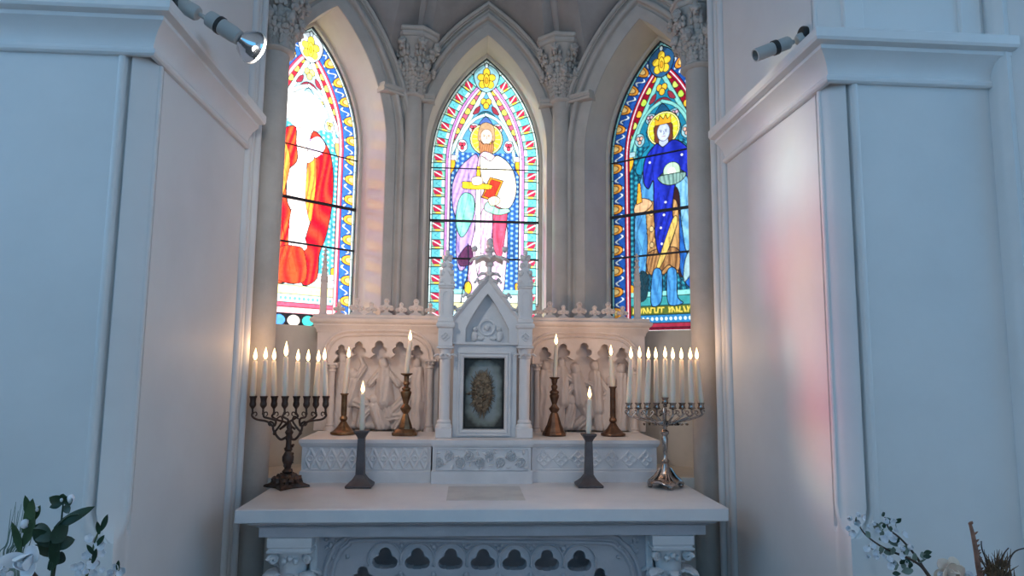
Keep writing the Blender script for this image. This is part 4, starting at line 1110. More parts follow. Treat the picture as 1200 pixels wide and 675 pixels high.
def pinnacle(x, y, z0, z1, w, par, Mx, m='reredosstone'):
    """square shaft with gablets and a crocketed spirelet"""
    mb = MB(Mx @ Matrix.Translation((x, y, 0))); H = z1 - z0; hs = z0 + H * .50
    mb.cbox(-w, w, -w, w, z0, hs, w * .12); mb.cbox(-w * 1.2, w * 1.2, -w * 1.2, w * 1.2, z0, z0 + w * .7, w * .1)
    mb.cbox(-w * 1.15, w * 1.15, -w * 1.15, w * 1.15, hs - w * .4, hs, w * .1)
    # narrow blind arches
    for a in range(4):
        R = Matrix.Rotation(a * PI / 2, 4, 'Z'); sub = MB(mb.M @ R)
        P = arch_path(0, w * .5, hs - w * 1.6, hs - w * .8, z0 + w * 1.2, 5)
        sub.sweep(P, [(-.0005, w * .9), (0, w * 1.12), (w * .16, w * 1.12), (w * .18, w * .9)])
        sub.rings([[(-w * 1.25, -w * 1.05, hs), (w * 1.25, -w * 1.05, hs), (0, -w * 1.05, hs + w * 2.6)], [(-w * 1.25, -w * .2, hs), (w * 1.25, -w * .2, hs), (0, -w * .2, hs + w * 2.6)]])
        mb.v += sub.v[:]; b = len(mb.v) - len(sub.v); mb.f += [tuple(b + i for i in f) for f in sub.f]
    mb.rings([[(-k, -k, z), (k, -k, z), (k, k, z), (-k, k, z)] for k, z in ((w * 1.05, hs), (w * .30, z1 - w * 1.3))])
    for t in (.12, .36, .58, .78):
        zz = hs + (z1 - hs) * t; k = w * (.95 - .75 * t)
        for a in range(4):
            th = PI / 4 + a * PI / 2; mb.blob((k * 1.35 * math.cos(th), k * 1.35 * math.sin(th), zz), w * .42, seg=7, rg=5, lump=.5)
    zt = z1 - w * 1.0
    mb.blob((0, 0, zt), w * .42, seg=8, rg=6)
    for a in range(4): th = a * PI / 2; mb.blob((w * .55 * math.cos(th), w * .55 * math.sin(th), zt + w * .1), w * .3, seg=6, rg=5, lump=.3)
    mb.blob((0, 0, z1 - w * .35), w * .38, 1, 1, 1.3, seg=8, rg=6)
    return mb.build('pinnacle', m, par, angle=35)
pinnacle(lx(379.5, 330, RY + .02), RY + .03, 1.742, lz(381, 290, RY + .02), .014, rer, RM)
pinnacle(lx(747, 330, RY + .02), RY + .03, 1.742, lz(749, 297, RY + .02), .014, rer, RM)

# relief figures: capsules blended into a height field
def relief(figs, x0, x1, z0, z1, par, name, y):
    def h(X, Z):
        H = np.zeros_like(X) + .003 * np.sin(X * 90 + Z * 40) * np.sin(Z * 75)
        for (ax, ay, bx, by, r, kf, dp) in figs:
            a = np.array(rp(ax, ay)); b = np.array(rp(bx, by)); rr = r * .00427
            d = b - a; L2 = max(d @ d, 1e-9); t = np.clip(((X - a[0]) * d[0] + (Z - a[1]) * d[1]) / L2, 0, 1)
            rad = rr * (1 + (kf * .25 if kf else 0) * (t - .3))
            D = np.hypot(X - a[0] - t * d[0], Z - a[1] - t * d[1])
            k = np.sqrt(np.clip(1 - (D / rad) ** 2, 0, 1)) * rad * 1.15 + np.where(D < rad, dp, 0)
            if kf:                       # drapery folds running along the limb
                ac = ((X - a[0]) * -d[1] + (Z - a[1]) * d[0]) / math.sqrt(L2)
                k = np.where(D < rad, k + .0035 * np.sin(ac / rr * 7 + 3 * t + ax) , k)
            H = np.maximum(H, k)
        return np.clip(H * .95 + .0011 * np.sin(X * 260 + 2 * np.sin(Z * 50)) * (H > .006), -.004, .055)
    return MB(RM).field(x0, x1, z0, z1, 190, 170, h, y).build(name, 'reredosstone', par, angle=75)
FL_ = [  # ax, ay, bx, by, radius px, folds, lift
    (398, 430, 395, 502, 9, 1.2, .006), (399, 418, 400, 421, 5, 0, .014), (401, 432, 412, 446, 4, 1, .012),
    (411, 437, 413, 440, 5.2, 0, .016), (412, 448, 408, 470, 7.5, 1, .010), (407, 470, 424, 474, 6, 1, .016), (424, 474, 420, 498, 5, 1, .014), (415, 446, 424, 430, 3.4, 1, .014), (424, 430, 421, 420, 2.8, 0, .016),
    (404, 474, 402, 500, 6.5, 1, .010),
    (437, 478, 447, 500, 8, 1, .012), (436, 468, 437, 470, 5, 0, .018), (432, 478, 424, 488, 4, 1, .014), (450, 492, 468, 487, 5.5, 1, .012), (468, 487, 462, 502, 4.5, 1, .010),
    (448, 436, 449, 470, 9, 1.4, .004), (447, 424, 448, 427, 5.2, 0, .014), (442, 436, 432, 450, 3.6, 1, .012), (455, 438, 465, 450, 3.6, 1, .012), (449, 472, 456, 486, 6, 1, .010),
    (470, 470, 462, 480, 5.5, 1, .014), (472, 458, 473, 461, 5, 0, .016), (476, 470, 474, 495, 7.5, 1.1, .010),
    (488, 436, 489, 502, 8.5, 1.3, .006), (487, 424, 487, 427, 5, 0, .014), (482, 438, 475, 448, 3.6, 1, .012), (492, 440, 494, 470, 4, 1.4, .010),
    (408, 500, 490, 502, 4, 0, .004)]
FR_ = [
    (640, 440, 639, 502, 9, 1.2, .006), (641, 427, 641, 430, 5, 0, .014), (646, 440, 655, 452, 3.8, 1, .012),
    (660, 434, 661, 470, 8, 1.2, .005), (660, 424, 660, 427, 4.8, 0, .014), (664, 440, 674, 446, 3.6, 1, .012), (658, 470, 655, 502, 7, 1.2, .008),
    (678, 442, 684, 470, 8, 1.1, .012), (676, 430, 677, 434, 5.2, 0, .018), (682, 468, 692, 486, 6.5, 1, .014), (692, 486, 680, 500, 5.5, 1, .012), (676, 450, 666, 462, 3.6, 1, .018), (686, 448, 698, 452, 3.6, 1, .016),
    (672, 478, 668, 500, 6, 1, .012), (671, 468, 672, 471, 4.8, 0, .016),
    (700, 440, 703, 480, 8, 1.2, .006), (699, 427, 700, 430, 5, 0, .014), (704, 444, 712, 456, 3.8, 1, .012), (702, 480, 706, 503, 7, 1.1, .008),
    (718, 458, 716, 502, 8, 1.2, .010), (719, 446, 719, 449, 5, 0, .016), (713, 462, 704, 472, 3.8, 1, .014),
    (732, 442, 732, 504, 7.5, 1.3, .006), (731, 430, 731, 433, 5, 0, .014),
    (650, 504, 735, 505, 4, 0, .004)]
relief(FL_, Lh[0][0] - .006, Lh[-1][0] + .006, GZ + .002, 1.66, pL, 'relief_figures', RY + .070)
relief(FR_, Rh[0][0] - .006, Rh[-1][0] + .006, GZ + .002, 1.66, pR, 'relief_figures', RY + .070)

# ------------------------------------------------------------------ tabernacle
TY = 3.00
tab = empty('tabernacle_shrine', (0.0715, 3.15, GZ), 'gabled white stone tabernacle with tarnished metal door in the middle of the altar shelf', 'tabernacle')
TM = Matrix.Translation((-0.0715, -3.15, -GZ))
def tp(px, py, Y=TY): p = at(px, py, Y); return (p.x, p.z)
bx0, bx1 = lx(531, 460, TY + .03), lx(605, 460, TY + .03)
dz0, dz1 = lz(567, 504, TY), lz(567, 419.5, TY); dx0, dx1 = lx(543, 460, TY), lx(591.5, 460, TY)
Zb = GZ + .002
apx, apz = tp(572.5, 322)
ez = lz(572, 379, TY)                 # eaves
gx0, gx1 = tp(527, 385)[0], tp(612, 385)[0]
# body front with the door opening
mb = MB(TM); bt = lz(570, 402, TY)
mb.plate([(bx0, Zb), (bx1, Zb), (bx1, bt), (bx0, bt)], [[(dx0, dz0), (dx0, dz1), (dx1, dz1), (dx1, dz0)]], TY + .025, TY + .08)
mb.box(bx0, bx0 + .03, TY + .07, 3.27, Zb, bt); mb.box(bx1 - .03, bx1, TY + .07, 3.27, Zb, bt); mb.box(bx0, bx1, TY + .12, 3.27, Zb, bt)
mb.build('stone_body', 'carvedwhite', tab, angle=20)
mb = MB(TM @ Matrix.Translation((0, TY + .025, 0)))
fr = [(dx0, dz0), (dx0, dz1), (dx1, dz1), (dx1, dz0)]
mb.sweep(fr, [(0, -.004), (0.0, .006), (.006, .012), (.012, .012), (.015, .006), (.018, .006), (.021, .012), (.026, .012), (.028, -.004)], closed=True)
mb.build('door_surround', 'carvedwhite', tab, angle=30)
# door
door = MB(TM @ Matrix.Translation(((dx0 + dx1) / 2, TY + .062, (dz0 + dz1) / 2)))
hw, hh = (dx1 - dx0) / 2 + .004, (dz1 - dz0) / 2 + .004
d = MB(); d.cbox(-hw, hw, 0, .012, -hh, hh, .002)
dob = d.build('door', 'door', tab); dob.location = ((dx0 + dx1) / 2 - .0715, TY + .062 - 3.15, (dz0 + dz1) / 2 - GZ); dob['label'] = 'tarnished metal door'
mb = MB(); mb.sweep([(-hw, -hh), (-hw, hh), (hw, hh), (hw, -hh)], [(0, 0), (0, .004), (-.010, .004), (-.012, 0)], closed=True); mb.build('door_rim', 'doorframe', dob)
mb = MB(); rs2 = random.Random(4)
cxs, czs = lx(565, 460, TY + .06) - (dx0 + dx1) / 2, lz(565, 460, TY + .06) - (dz0 + dz1) / 2
mb.blob((cxs, -.004, czs), 1, .046, .010, .088, seg=22, rg=14)
for k in range(64):                                   # rays of the sunburst
    a = 2 * PI * k / 64 + rs2.uniform(-.03, .03); r0 = rs2.uniform(.25, .5); r1 = rs2.uniform(.86, 1.12)
    p0 = (cxs + .052 * r0 * math.cos(a), -.012, czs + .098 * r0 * math.sin(a)); p1 = (cxs + .058 * r1 * math.cos(a), -.006, czs + .108 * r1 * math.sin(a))
    mb.tube([p0, ((p0[0] + p1[0]) / 2, -.016, (p0[2] + p1[2]) / 2), p1], [.004, .0035, .0012], 6)
for k in range(46):
    a = rs2.uniform(0, 2 * PI); r = math.sqrt(rs2.random()) * .75
    mb.blob((cxs + .05 * r * math.cos(a), -.014, czs + .09 * r * math.sin(a)), rs2.uniform(.003, .007), seg=7, rg=5, lump=.7)
mb.build('sunburst_ornament', 'sunburst', dob, angle=60)
mb = MB(); mb.blob((lx(549.5, 461.5, TY + .05) - (dx0 + dx1) / 2, -.008, lz(549, 461.5, TY + .05) - (dz0 + dz1) / 2), .006, seg=10, rg=8); mb.tube([(lx(546, 461, TY + .05) - (dx0 + dx1) / 2, -.006, lz(549, 461.5, TY + .05) - (dz0 + dz1) / 2), (lx(553, 461, TY + .05) - (dx0 + dx1) / 2, -.006, lz(549, 461.5, TY + .05) - (dz0 + dz1) / 2)], .003); mb.build('keyhole_cover', 'sunburst', dob)
# gable
mb = MB(TM); bz = bt - .006
tri = [(gx0, bz), (gx1, bz), (gx1, ez - .01), (apx, apz - .03), (gx0, ez - .01)]
# trefoil-headed arch recess in the gable
ac = (lx(571, 395, TY), bz + .012)
rz = apz - .085
rec = [(ac[0] - .098, bz + .010), (ac[0] - .098, bz + .07)] + [(ac[0] - .098 * (1 - t) ** .9, bz + .07 + (rz - bz - .07) * t ** .92) for t in np.linspace(.1, .95, 9)] + [(ac[0], rz)] + [(ac[0] + .098 * (1 - t) ** .9, bz + .07 + (rz - bz - .07) * t ** .92) for t in np.linspace(.95, .1, 9)] + [(ac[0] + .098, bz + .07), (ac[0] + .098, bz + .010)]
mb.plate(tri, [rec], TY + .010, TY + .050); mb.plate(tri, [], TY + .055, TY + .10)
mb.box(gx0 + .01, gx1 - .01, TY + .10, 3.27, bz, ez - .02)
mb.rings([[(gx0 + .01, TY + .09, ez - .02), (gx1 - .01, TY + .09, ez - .02), (apx, TY + .09, apz - .04)], [(gx0 + .01, 3.27, ez - .02), (gx1 - .01, 3.27, ez - .02), (apx, 3.27, apz - .04)]])
gb = mb.build('gable', 'carvedwhite', tab, angle=25)
mb = MB(TM @ Matrix.Translation((0, TY + .055, 0)))
mb.sweep([(ac[0] + .034 * math.cos(t), bz + .078 + .034 * math.sin(t)) for t in np.linspace(0, 2 * PI, 24, endpoint=False)], [(-.005, -.002), (-.003, .010), (.003, .010), (.005, -.002)], closed=True)
mb.blob((ac[0], -.006, bz + .078), .014, seg=10, rg=8, lump=.2)
for s in (-1, 1):
    mb.blob((ac[0] + s * .055, -.004, bz + .07), .012, 1, .8, 1, seg=8, rg=7, lump=.3); mb.blob((ac[0] + s * .058, -.004, bz + .038), .022, .7, .5, 1.1, seg=10, rg=8, lump=.4)
    mb.blob((ac[0] + s * .030, -.004, bz + .030), .014, 1.2, .6, .7, seg=8, rg=6, lump=.4)
mb.build('gable_relief', 'carvedwhite', gb, angle=60)
# raking copings with string course returning at the eaves
cop = [(gx0 - .045, ez - .004), (gx0 - .004, ez - .004), (apx, apz), (gx1 + .004, ez - .004), (gx1 + .045, ez - .004)]
mb = MB(TM @ Matrix.Translation((0, TY + .03, 0)))
mb.sweep(cop, [(-.026, -.03), (-.026, .016), (-.020, .020), (-.014, .016), (-.010, .022), (.000, .034), (.006, .034), (.008, .024), (.008, -.03)])
mb.build('coping', 'carvedwhite', tab, angle=25)
# crockets up the slopes
for s in (-1, 1):
    e0 = (gx0, ez) if s < 0 else (gx1, ez)
    for t in (.22, .50, .80):
        x = e0[0] + (apx - e0[0]) * t; z = e0[1] + (apz - e0[1]) * t
        mb = MB(TM @ Matrix.Translation((x, TY + .02, z)))
        mb.leaf((0, 0, .002), (s * .75, -.1, .9), (s * -.2, -.6, .4), .042, .030, curl=1.3, thick=.007, n=8, notch=.2)
        mb.blob((s * .016, 0, .022), .010, seg=8, rg=6, lump=.5); mb.blob((s * .026, -.002, .012), .007, seg=7, rg=5, lump=.4)
        mb.build('crocket', 'carvedwhite', tab, angle=50)
# leafy finial
mb = MB(TM @ Matrix.Translation((apx + .004, TY + .02, apz)))
zt = lz(573.5, 278, TY) - apz
mb.lathe([(.012, -.02), (.012, zt * .22), (.020, zt * .26), (.020, zt * .32), (.013, zt * .37), (.014, zt * .6), (.022, zt * .64), (.022, zt * .70), (.012, zt * .74), (.017, zt * .84), (.012, zt * .96), (.002, zt)], seg=12)
for a in range(8):
    th = a * PI / 4
    mb.leaf((.010 * math.cos(th), .010 * math.sin(th), zt * .38), (math.cos(th), math.sin(th), 1.15), (-math.sin(th) * 0 + math.cos(th) * -.6, math.sin(th) * -.6, .8), .092, .056, curl=-.7, thick=.010, n=8, notch=.25)
for a in range(4):
    th = a * PI / 2
    mb.blob((.070 * math.cos(th), .070 * math.sin(th), zt * .70), .014, seg=8, rg=6, lump=.5)
    mb.leaf((.008 * math.cos(th), .008 * math.sin(th), zt * .02), (math.cos(th), math.sin(th), 1.0), (math.cos(th) * -.6, math.sin(th) * -.6, .8), .055, .036, curl=-.8, thick=.009, n=7, notch=.25)
mb.build('finial', 'carvedwhite', tab, angle=45)
# flanking columns, quatrefoil blocks, pinnacles
for px in (521, 614.5):
    Y = TY + .012
    x = lx(px, 450, Y)
    zc, zb_ = lz(px, 406, Y), Zb
    mb = MB(TM @ Matrix.Translation((x, Y, 0))); r = .026
    mb.cbox(-.036, .036, -.036, .036, zb_, zb_ + .045, .003)
    mb.lathe([(.036, zb_ + .045), (.036, zb_ + .052), (.029, zb_ + .062), (.032, zb_ + .070), (.024, zb_ + .080), (.024, zc - .055)], seg=22)
    cob = mb.build('column', 'carvedwhite', tab, angle=35)
    mb = MB(TM @ Matrix.Translation((x, Y, 0)))
    mb.lathe([(.024, zc - .055), (.030, zc - .052), (.030, zc - .046), (.025, zc - .042), (.030, zc - .012), (.034, zc - .010)], seg=20)
    for k in range(8):
        a = 2 * PI * k / 8 + PI / 8
        mb.leaf((.024 * math.cos(a), .024 * math.sin(a), zc - .044), (.3 * math.cos(a), .3 * math.sin(a), 1), (math.cos(a), math.sin(a), -.1), .036, .020, curl=1.1, thick=.005, n=6, notch=.2)
    mb.cbox(-.038, .038, -.038, .038, zc - .010, zc, .002)
    mb.build('capital', 'carvedwhite', cob, angle=45)
    mb = MB(TM @ Matrix.Translation((x, Y, 0)))
    mb.cbox(-.032, .032, -.032, .034, zc, ez - .02, .002)
    qz = (zc + ez - .02) / 2
    for dx, dz in ((0, .010), (0, -.010), (.010, 0), (-.010, 0)):
        sub = [(dx + .008 * math.cos(t), qz + dz + .008 * math.sin(t)) for t in np.linspace(0, 2 * PI, 12, endpoint=False)]
        mm = MB(mb.M @ Matrix.Translation((0, -.032, 0))); mm.sweep(sub, [(-.002, -.001), (-.001, .004), (.001, .004), (.002, -.001)], closed=True)
        b = len(mb.v); mb.v += mm.v; mb.f += [tuple(b + i for i in f) for f in mm.f]
    mb.build('quatrefoil_block', 'carvedwhite', tab, angle=35)
    mb = MB(TM @ Matrix.Translation((x, Y, 0)))
    mb.rings([[(-k, -k, z), (k, -k, z), (k, k, z), (-k, k, z)] for k, z in ((.034, ez - .024), (.040, ez - .018), (.042, ez - .008), (.036, ez + .002), (.030, ez + .004))]); mb.build('string_course', 'carvedwhite', tab, angle=25)
    pinnacle(x, Y, ez + .002, lz(px + 2, 294, Y), .030, tab, TM, 'carvedwhite')
# ------------------------------------------------------------------ candles
CANDLES = []
def make_candle(base, top, r, label, group, cat='candle', fl=1.0, power=None):
    """base/top: world points of the wax; flame above"""
    b, t = Vector(base), Vector(top); H = (t - b).length; ax = (t - b).normalized()
    root = empty('candle', b, label, cat, group)
    rotm = Vector((0, 0, 1)).rotation_difference(ax).to_matrix().to_4x4()
    mb = MB(rotm)
    mb.lathe([(r * .82, 0), (r, .012), (r * .96, H * .5), (r * .80, H - .010), (r * .74, H - .003), (r * .55, H), (r * .3, H - .003), (.0008, H - .004)], seg=16)
    mb.build('wax', 'wax', root, angle=50)
    tip = ax * (H - .004)
    mb = MB(); mb.tube([tip, tip + Vector((0, 0, .006)), tip + Vector((.001, 0, .012))], .0011, 6); mb.build('wick', 'wick', root)
    mb = MB(Matrix.Translation(tip + Vector((0, 0, .006))))
    h = .050 * fl; w_ = .0080 * (fl ** .5)
    mb.lathe([(.0008, 0), (w_ * .62, h * .08), (w_ * .95, h * .22), (w_, h * .34), (w_ * .82, h * .52), (w_ * .5, h * .72), (w_ * .22, h * .88), (.0004, h)], seg=14)
    fo = mb.build('flame', 'flame', root, angle=80)
    fo.visible_shadow = True
    ld = bpy.data.lights.new('candle_light', 'POINT'); ld.energy = (power or CANDLE_W) * fl; ld.color = (1.0, 0.56, 0.29); ld.shadow_soft_size = .012
    lo = bpy.data.objects.new('candle_light', ld); COL.objects.link(lo); lo.parent = root; lo.location = tip + Vector((0, 0, .075 * fl))
    CANDLES.append(root); return root
CANDLE_W = 0.28
TILT = ['first', 'second', 'third', 'fourth', 'fifth', 'sixth', 'seventh', 'eighth', 'ninth']

# ---- single candlesticks
def stick(name, c, prof, seg, label, material, par_parts=None, square=False):
    root = empty(name, c, label, 'candlestick'); return root
def lathe_part(name, prof, root, m, seg=28, angle=35, **k):
    if m in ('brass', 'copper') and name != 'base': prof = [(r * (.84 if name != 'drip_pan' else 1.0), z) for r, z in prof]
    mb = MB(); mb.lathe(prof, seg=seg, **k); return mb.build(name, m, root, angle=angle)
s_ = .00107
def brass_stick(px, py_base, py_top, label, mkey, kind, Y=3.13):
    x = at(px, py_base, Y).x; H = at(px, py_top, Y).z - GZ
    root = empty('candlestick', (x, Y, GZ + .0005), label, 'candlestick')
    if kind == 'square':
        k = H / .294
        mb = MB(); R = Matrix.Rotation(0, 4, 'Z')
        mb.rings([[(a, b, z * k) for a, b in ((-h + c, -h), (h - c, -h), (h, -h + c), (h, h - c), (h - c, h), (-h + c, h), (-h, h - c), (-h, -h + c))] for h, c, z in ((.054, .016, 0), (.056, .016, .006), (.056, .016, .013), (.050, .015, .017), (.046, .014, .024), (.040, .013, .030))])
        mb.build('base', mkey, root, angle=30)
        lathe_part('bell_foot', [(.040, .028 * k), (.036, .045 * k), (.026, .070 * k), (.017, .092 * k), (.013, .102 * k)], root, mkey, seg=8, angle=20)
        lathe_part('baluster', [(.012, .100 * k), (.020, .108 * k), (.029, .122 * k), (.030, .128 * k), (.022, .136 * k), (.013, .146 * k), (.017, .160 * k), (.025, .182 * k), (.030, .200 * k), (.029, .206 * k), (.020, .212 * k), (.024, .217 * k), (.024, .222 * k), (.012, .230 * k), (.012, .236 * k), (.019, .244 * k), (.017, .250 * k), (.013, .255 * k), (.014, .282 * k)], root, mkey)
        lathe_part('drip_pan', [(.012, .280 * k), (.026, .288 * k), (.028, .292 * k), (.027, .294 * k), (.014, .2935 * k)], root, mkey)
    elif kind == 'bell':
        k = H / .286
        lathe_part('base', [(.055, 0), (.056, .008), (.053, .014), (.048, .018), (.044, .030), (.034, .050), (.026, .078), (.019, .098), (.014, .106)], root, mkey, seg=12, angle=18)
        lathe_part('baluster', [(.012, .104 * k), (.018, .112 * k), (.029, .126 * k), (.029, .132 * k), (.018, .143 * k), (.013, .152 * k), (.020, .172 * k), (.026, .188 * k), (.027, .196 * k), (.021, .202 * k), (.026, .208 * k), (.026, .214 * k), (.013, .224 * k), (.018, .236 * k), (.018, .242 * k), (.011, .250 * k), (.016, .262 * k), (.017, .274 * k)], root, mkey)
        lathe_part('drip_pan', [(.012, .272 * k), (.022, .280 * k), (.024, .284 * k), (.022, .286 * k), (.012, .2855 * k)], root, mkey)
    else:
        k = H
        lathe_part('base', [(.056, 0), (.058, .006), (.056, .011), (.046, .015), (.040, .022), (.028, .034), (.018, .050), (.013, .058)], root, mkey, angle=30)
        lathe_part('column', [(.012, .056), (.019, .064), (.022, .071), (.019, .078), (.014, .084), (.0155, .090), (.0155, k - .016), (.0165, k - .010)], root, mkey)
        lathe_part('rim', [(.014, k - .012), (.020, k - .006), (.023, k - .002), (.022, k), (.014, k - .0005)], root, mkey)
    return root, Vector((x, Y, GZ + H))
def single(px, pyb, pyt, label, m, kind, ctop, cbot_dx, ctop_dx, clabel, r=.0125, Y=3.13, fl=1):
    root, top = brass_stick(px, pyb, pyt, label, m, kind, Y)
    b = top + Vector((cbot_dx * Y / 780, 0, -.0003)); zt = at(px, ctop, Y).z
    make_candle(b, (top.x + ctop_dx * Y / 780, Y, zt), r, clabel, 'single candles on the altar', fl=fl)
YS = 3.13
single(402, 508, 461, 'short round brass candlestick on the shelf beside the dark bronze candelabrum', 'brass', 'round', 419.5, 0, 3, 'leaning white candle in the short round brass candlestick', Y=3.15)
single(474.5, 510, 437.5, 'tall brass baluster candlestick with square base left of the tabernacle', 'brass', 'square', 399.5, 0, 3, 'white candle in the tall square-based brass candlestick left of the tabernacle')
single(649.5, 512, 442, 'brown brass baluster candlestick with bell foot just right of the tabernacle', 'copper', 'bell', 404, 0.5, 2, 'short white candle in the bell-footed candlestick right of the tabernacle', r=.0105)
single(718.5, 512.5, 453, 'round brown brass candlestick with straight column near the silver candelabrum', 'copper', 'round', 417, 0, -2, 'yellowish candle in the straight brown brass candlestick')

def pewter(px, pyb, pycup, pytop, label, clabel, dxt):
    c = at(px, pyb, 2.85); c.z = 1.0; Y = 2.85; H = at(px, pycup, Y).z - 1.0
    root = empty('candlestick', (c.x, Y, 1.0005), label, 'candlestick')
    def rg(levels): return [[(a, b, z) for a, b in ((-h, -h), (h, -h), (h, h), (-h, h))] for h, z in levels]
    MB().rings(rg([(.052, 0), (.053, .004), (.053, .009), (.047, .014), (.040, .020), (.030, .030), (.022, .042), (.019, .048)])).build('base', 'pewter', root, angle=25, bevel=.0015)
    MB().rings(rg([(.018, .046), (.018, .050), (.0145, H - .040), (.0140, H - .032)])).build('column', 'pewter', root, angle=25, bevel=.002)
    MB().rings(rg([(.0140, H - .034), (.017, H - .026), (.024, H - .014), (.029, H - .008), (.030, H - .003), (.029, H), (.014, H - .0002)])).build('socket', 'pewter', root, angle=25, bevel=.0012)
    make_candle((c.x, Y, 1.0005 + H - .0004), (at(px + dxt, pytop, Y).x, Y, at(px, pytop, Y).z), .0118, clabel, 'single candles on the altar')
pewter(422, 563.5, 504, 461, 'dark square pewter candlestick on the table left of the inset stone', 'white candle in the dark square candlestick left of the inset stone', 3)
pewter(690, 567.5, 508, 467, 'dark square pewter candlestick on the table right of the inset stone', 'white candle in the dark square candlestick right of the inset stone', 1)

# ---- candelabra
def cup(mb, p, r=.0125, h=.030):
    mb.lathe([(r * .35, 0), (r * .5, h * .06), (r * .95, h * .22), (r * 1.02, h * .38), (r * .85, h * .55), (r * .92, h * .78), (r * 1.15, h * .92), (r * 1.15, h), (r * .8, h * .995)], p, 16)
def S(pts, r0, r1=None, n=6):
    P = resample_smooth([tuple(p) for p in pts], n); return P, (lambda t: r0 + ((r1 or r0) - r0) * t)

CLY = 2.84; cl = at(336, 568, CLY); cl.z = 1.0
cand = empty('candelabrum', (cl.x, cl.y, 1.0005), 'dark bronze candelabrum with eight scrolled arms and square foot, left end of the altar table', 'candelabrum')
def lp(px, py, dy=0): return at(px, py, CLY + dy) - Vector((cl.x, cl.y, 1.0005))
mb = MB()      # concave-sided diamond foot
def diamond(r, z, cc=.55, n=6):
    P = []
    for k in range(4):
        a0, a1 = k * PI / 2, (k + 1) * PI / 2
        for i in range(n):
            t = i / n; a = a0 + (a1 - a0) * t
            rr = r * (1 - (1 - cc) * math.sin(PI * t) ** .8); P.append((rr * math.cos(a), rr * math.sin(a), z))
    return P
mb.rings([diamond(.092, 0), diamond(.094, .004), diamond(.090, .009), diamond(.078, .013, .68), diamond(.066, .018, .75), diamond(.060, .030, .85), diamond(.050, .040, .9), diamond(.032, .048, .95), diamond(.018, .056, 1)])
for k in range(12): a = k * PI / 6; mb.blob((.050 * math.cos(a), .050 * math.sin(a), .028), .013, seg=7, rg=6, lump=.6)
for k in range(8): a = k * PI / 4 + .2; mb.blob((.032 * math.cos(a), .032 * math.sin(a), .043), .010, seg=7, rg=6, lump=.6)
mb.build('foot', 'bronze', cand, angle=50)
zt = lp(337, 503)[2]
st = MB(); st.lathe([(.016, .052), (.022, .062), (.013, .072), (.015, .085), (.023, .105), (.024, .120), (.016, .135), (.012, .142), (.017, .150), (.012, .160), (.011, zt * .80), (.016, zt * .84), (.012, zt * .9), (.018, zt * .95), (.010, zt), (.013, zt + .010), (.006, zt + .026), (.001, zt + .036)], seg=12)
for k in range(10): st.blob((.016 * math.cos(k * 2.1), .016 * math.sin(k * 2.1), .065 + .011 * k), .007, seg=6, rg=5, lump=.6)
st.build('stem', 'bronze', cand, angle=45)
cx_ = [296, 308.5, 321, 333.5, 347, 359, 370, 381.5]; dyc = [0, -.02, .015, -.022, .018, -.02, .015, -.01]
ftop = [(299, 422.5), (311, 421.5), (321, 422.5), (335, 418), (349, 423.5), (361, 424), (373, 424.5), (380, 422.5)]
def bar(pts, r=.0048, r1=None, name='arm'):
    P, rr = S(pts, r, r1); m = MB(); m.tube(P, rr, 8); return m
for s, idx in ((-1, (0, 1, 2, 3)), (1, (7, 6, 5, 4))):
    X = lambda dx: 337 + s * dx
    m = bar([lp(X(1), 512), lp(X(8), 515), lp(X(14), 509), lp(X(17), 502), lp(X(16), 497), lp(X(20), 494), lp(X(22), 497), lp(X(20), 499)], .0055, .0035)
    m2 = bar([lp(X(15), 506), lp(X(10), 500), lp(X(6), 493), lp(X(8), 488), lp(X(13), 491)], .0048, .003); b = len(m.v); m.v += m2.v; m.f += [tuple(b + i for i in f) for f in m2.f]
    m.blob(lp(X(15), 508), .0075, seg=8, rg=6, lump=.5)
    mo = m.build('main_arm', 'bronze', cand, angle=50)
for j in range(8):
    px = cx_[j]; dy = dyc[j]; c0 = lp(px, 479, dy)
    m = MB(); cup(m, c0, .0135, lp(px, 464, dy)[2] - c0[2])
    # scroll leading from the main arms to this cup
    s = -1 if j < 4 else 1; d = abs(px - 337)
    sx = 337 + s * (14 if d > 20 else 6)
    low = 490 + (2 if d < 20 else 0)
    if d > 30: pts = [lp(337 + s * 17, 500), lp(337 + s * 24, 494, dy * .5), lp(px - s * 5, low + 1.5, dy), lp(px + s * .5, 487.5, dy), lp(px, 483, dy), c0 + Vector((0, 0, .002))]
    elif d > 16: pts = [lp(337 + s * 15, 499), lp(337 + s * 14, 493, dy * .5), lp(px - s * 6, 490, dy), lp(px - s * 1, 488.5, dy), lp(px, 483, dy), c0 + Vector((0, 0, .002))]
    else: pts = [lp(337 + s * 9, 503), lp(337 + s * 1, 496, dy * .5), lp(px - s * 4, 492, dy), lp(px + s * 2, 488, dy), lp(px, 484, dy), c0 + Vector((0, 0, .002))]
    P, rr = S(pts, .0048, .0042); m.tube(P, rr, 8)
    P, rr = S([lp(px, 484, dy), lp(px - s * 4, 483, dy), lp(px - s * 5, 486, dy), lp(px - s * 3, 487.5, dy)], .003, .002); m.tube(P, rr, 6)
    m.blob(lp(px, 484.5, dy), .0062, seg=8, rg=6, lump=.5)
    m.build('candle_arm', 'bronze', cand, angle=50)
    o = Vector((cl.x, cl.y, 1.0005)); top = at(ftop[j][0], ftop[j][1], CLY + dy)
    cb = o + lp(px, 464.3, dy)
    make_candle(cb, (top.x, CLY + dy, top.z), .0120, 'white candle in the dark bronze candelabrum, %s from its left end' % TILT[j], 'candles in the bronze candelabrum', fl=1.25 if j == 3 else 1.0, power=.08)

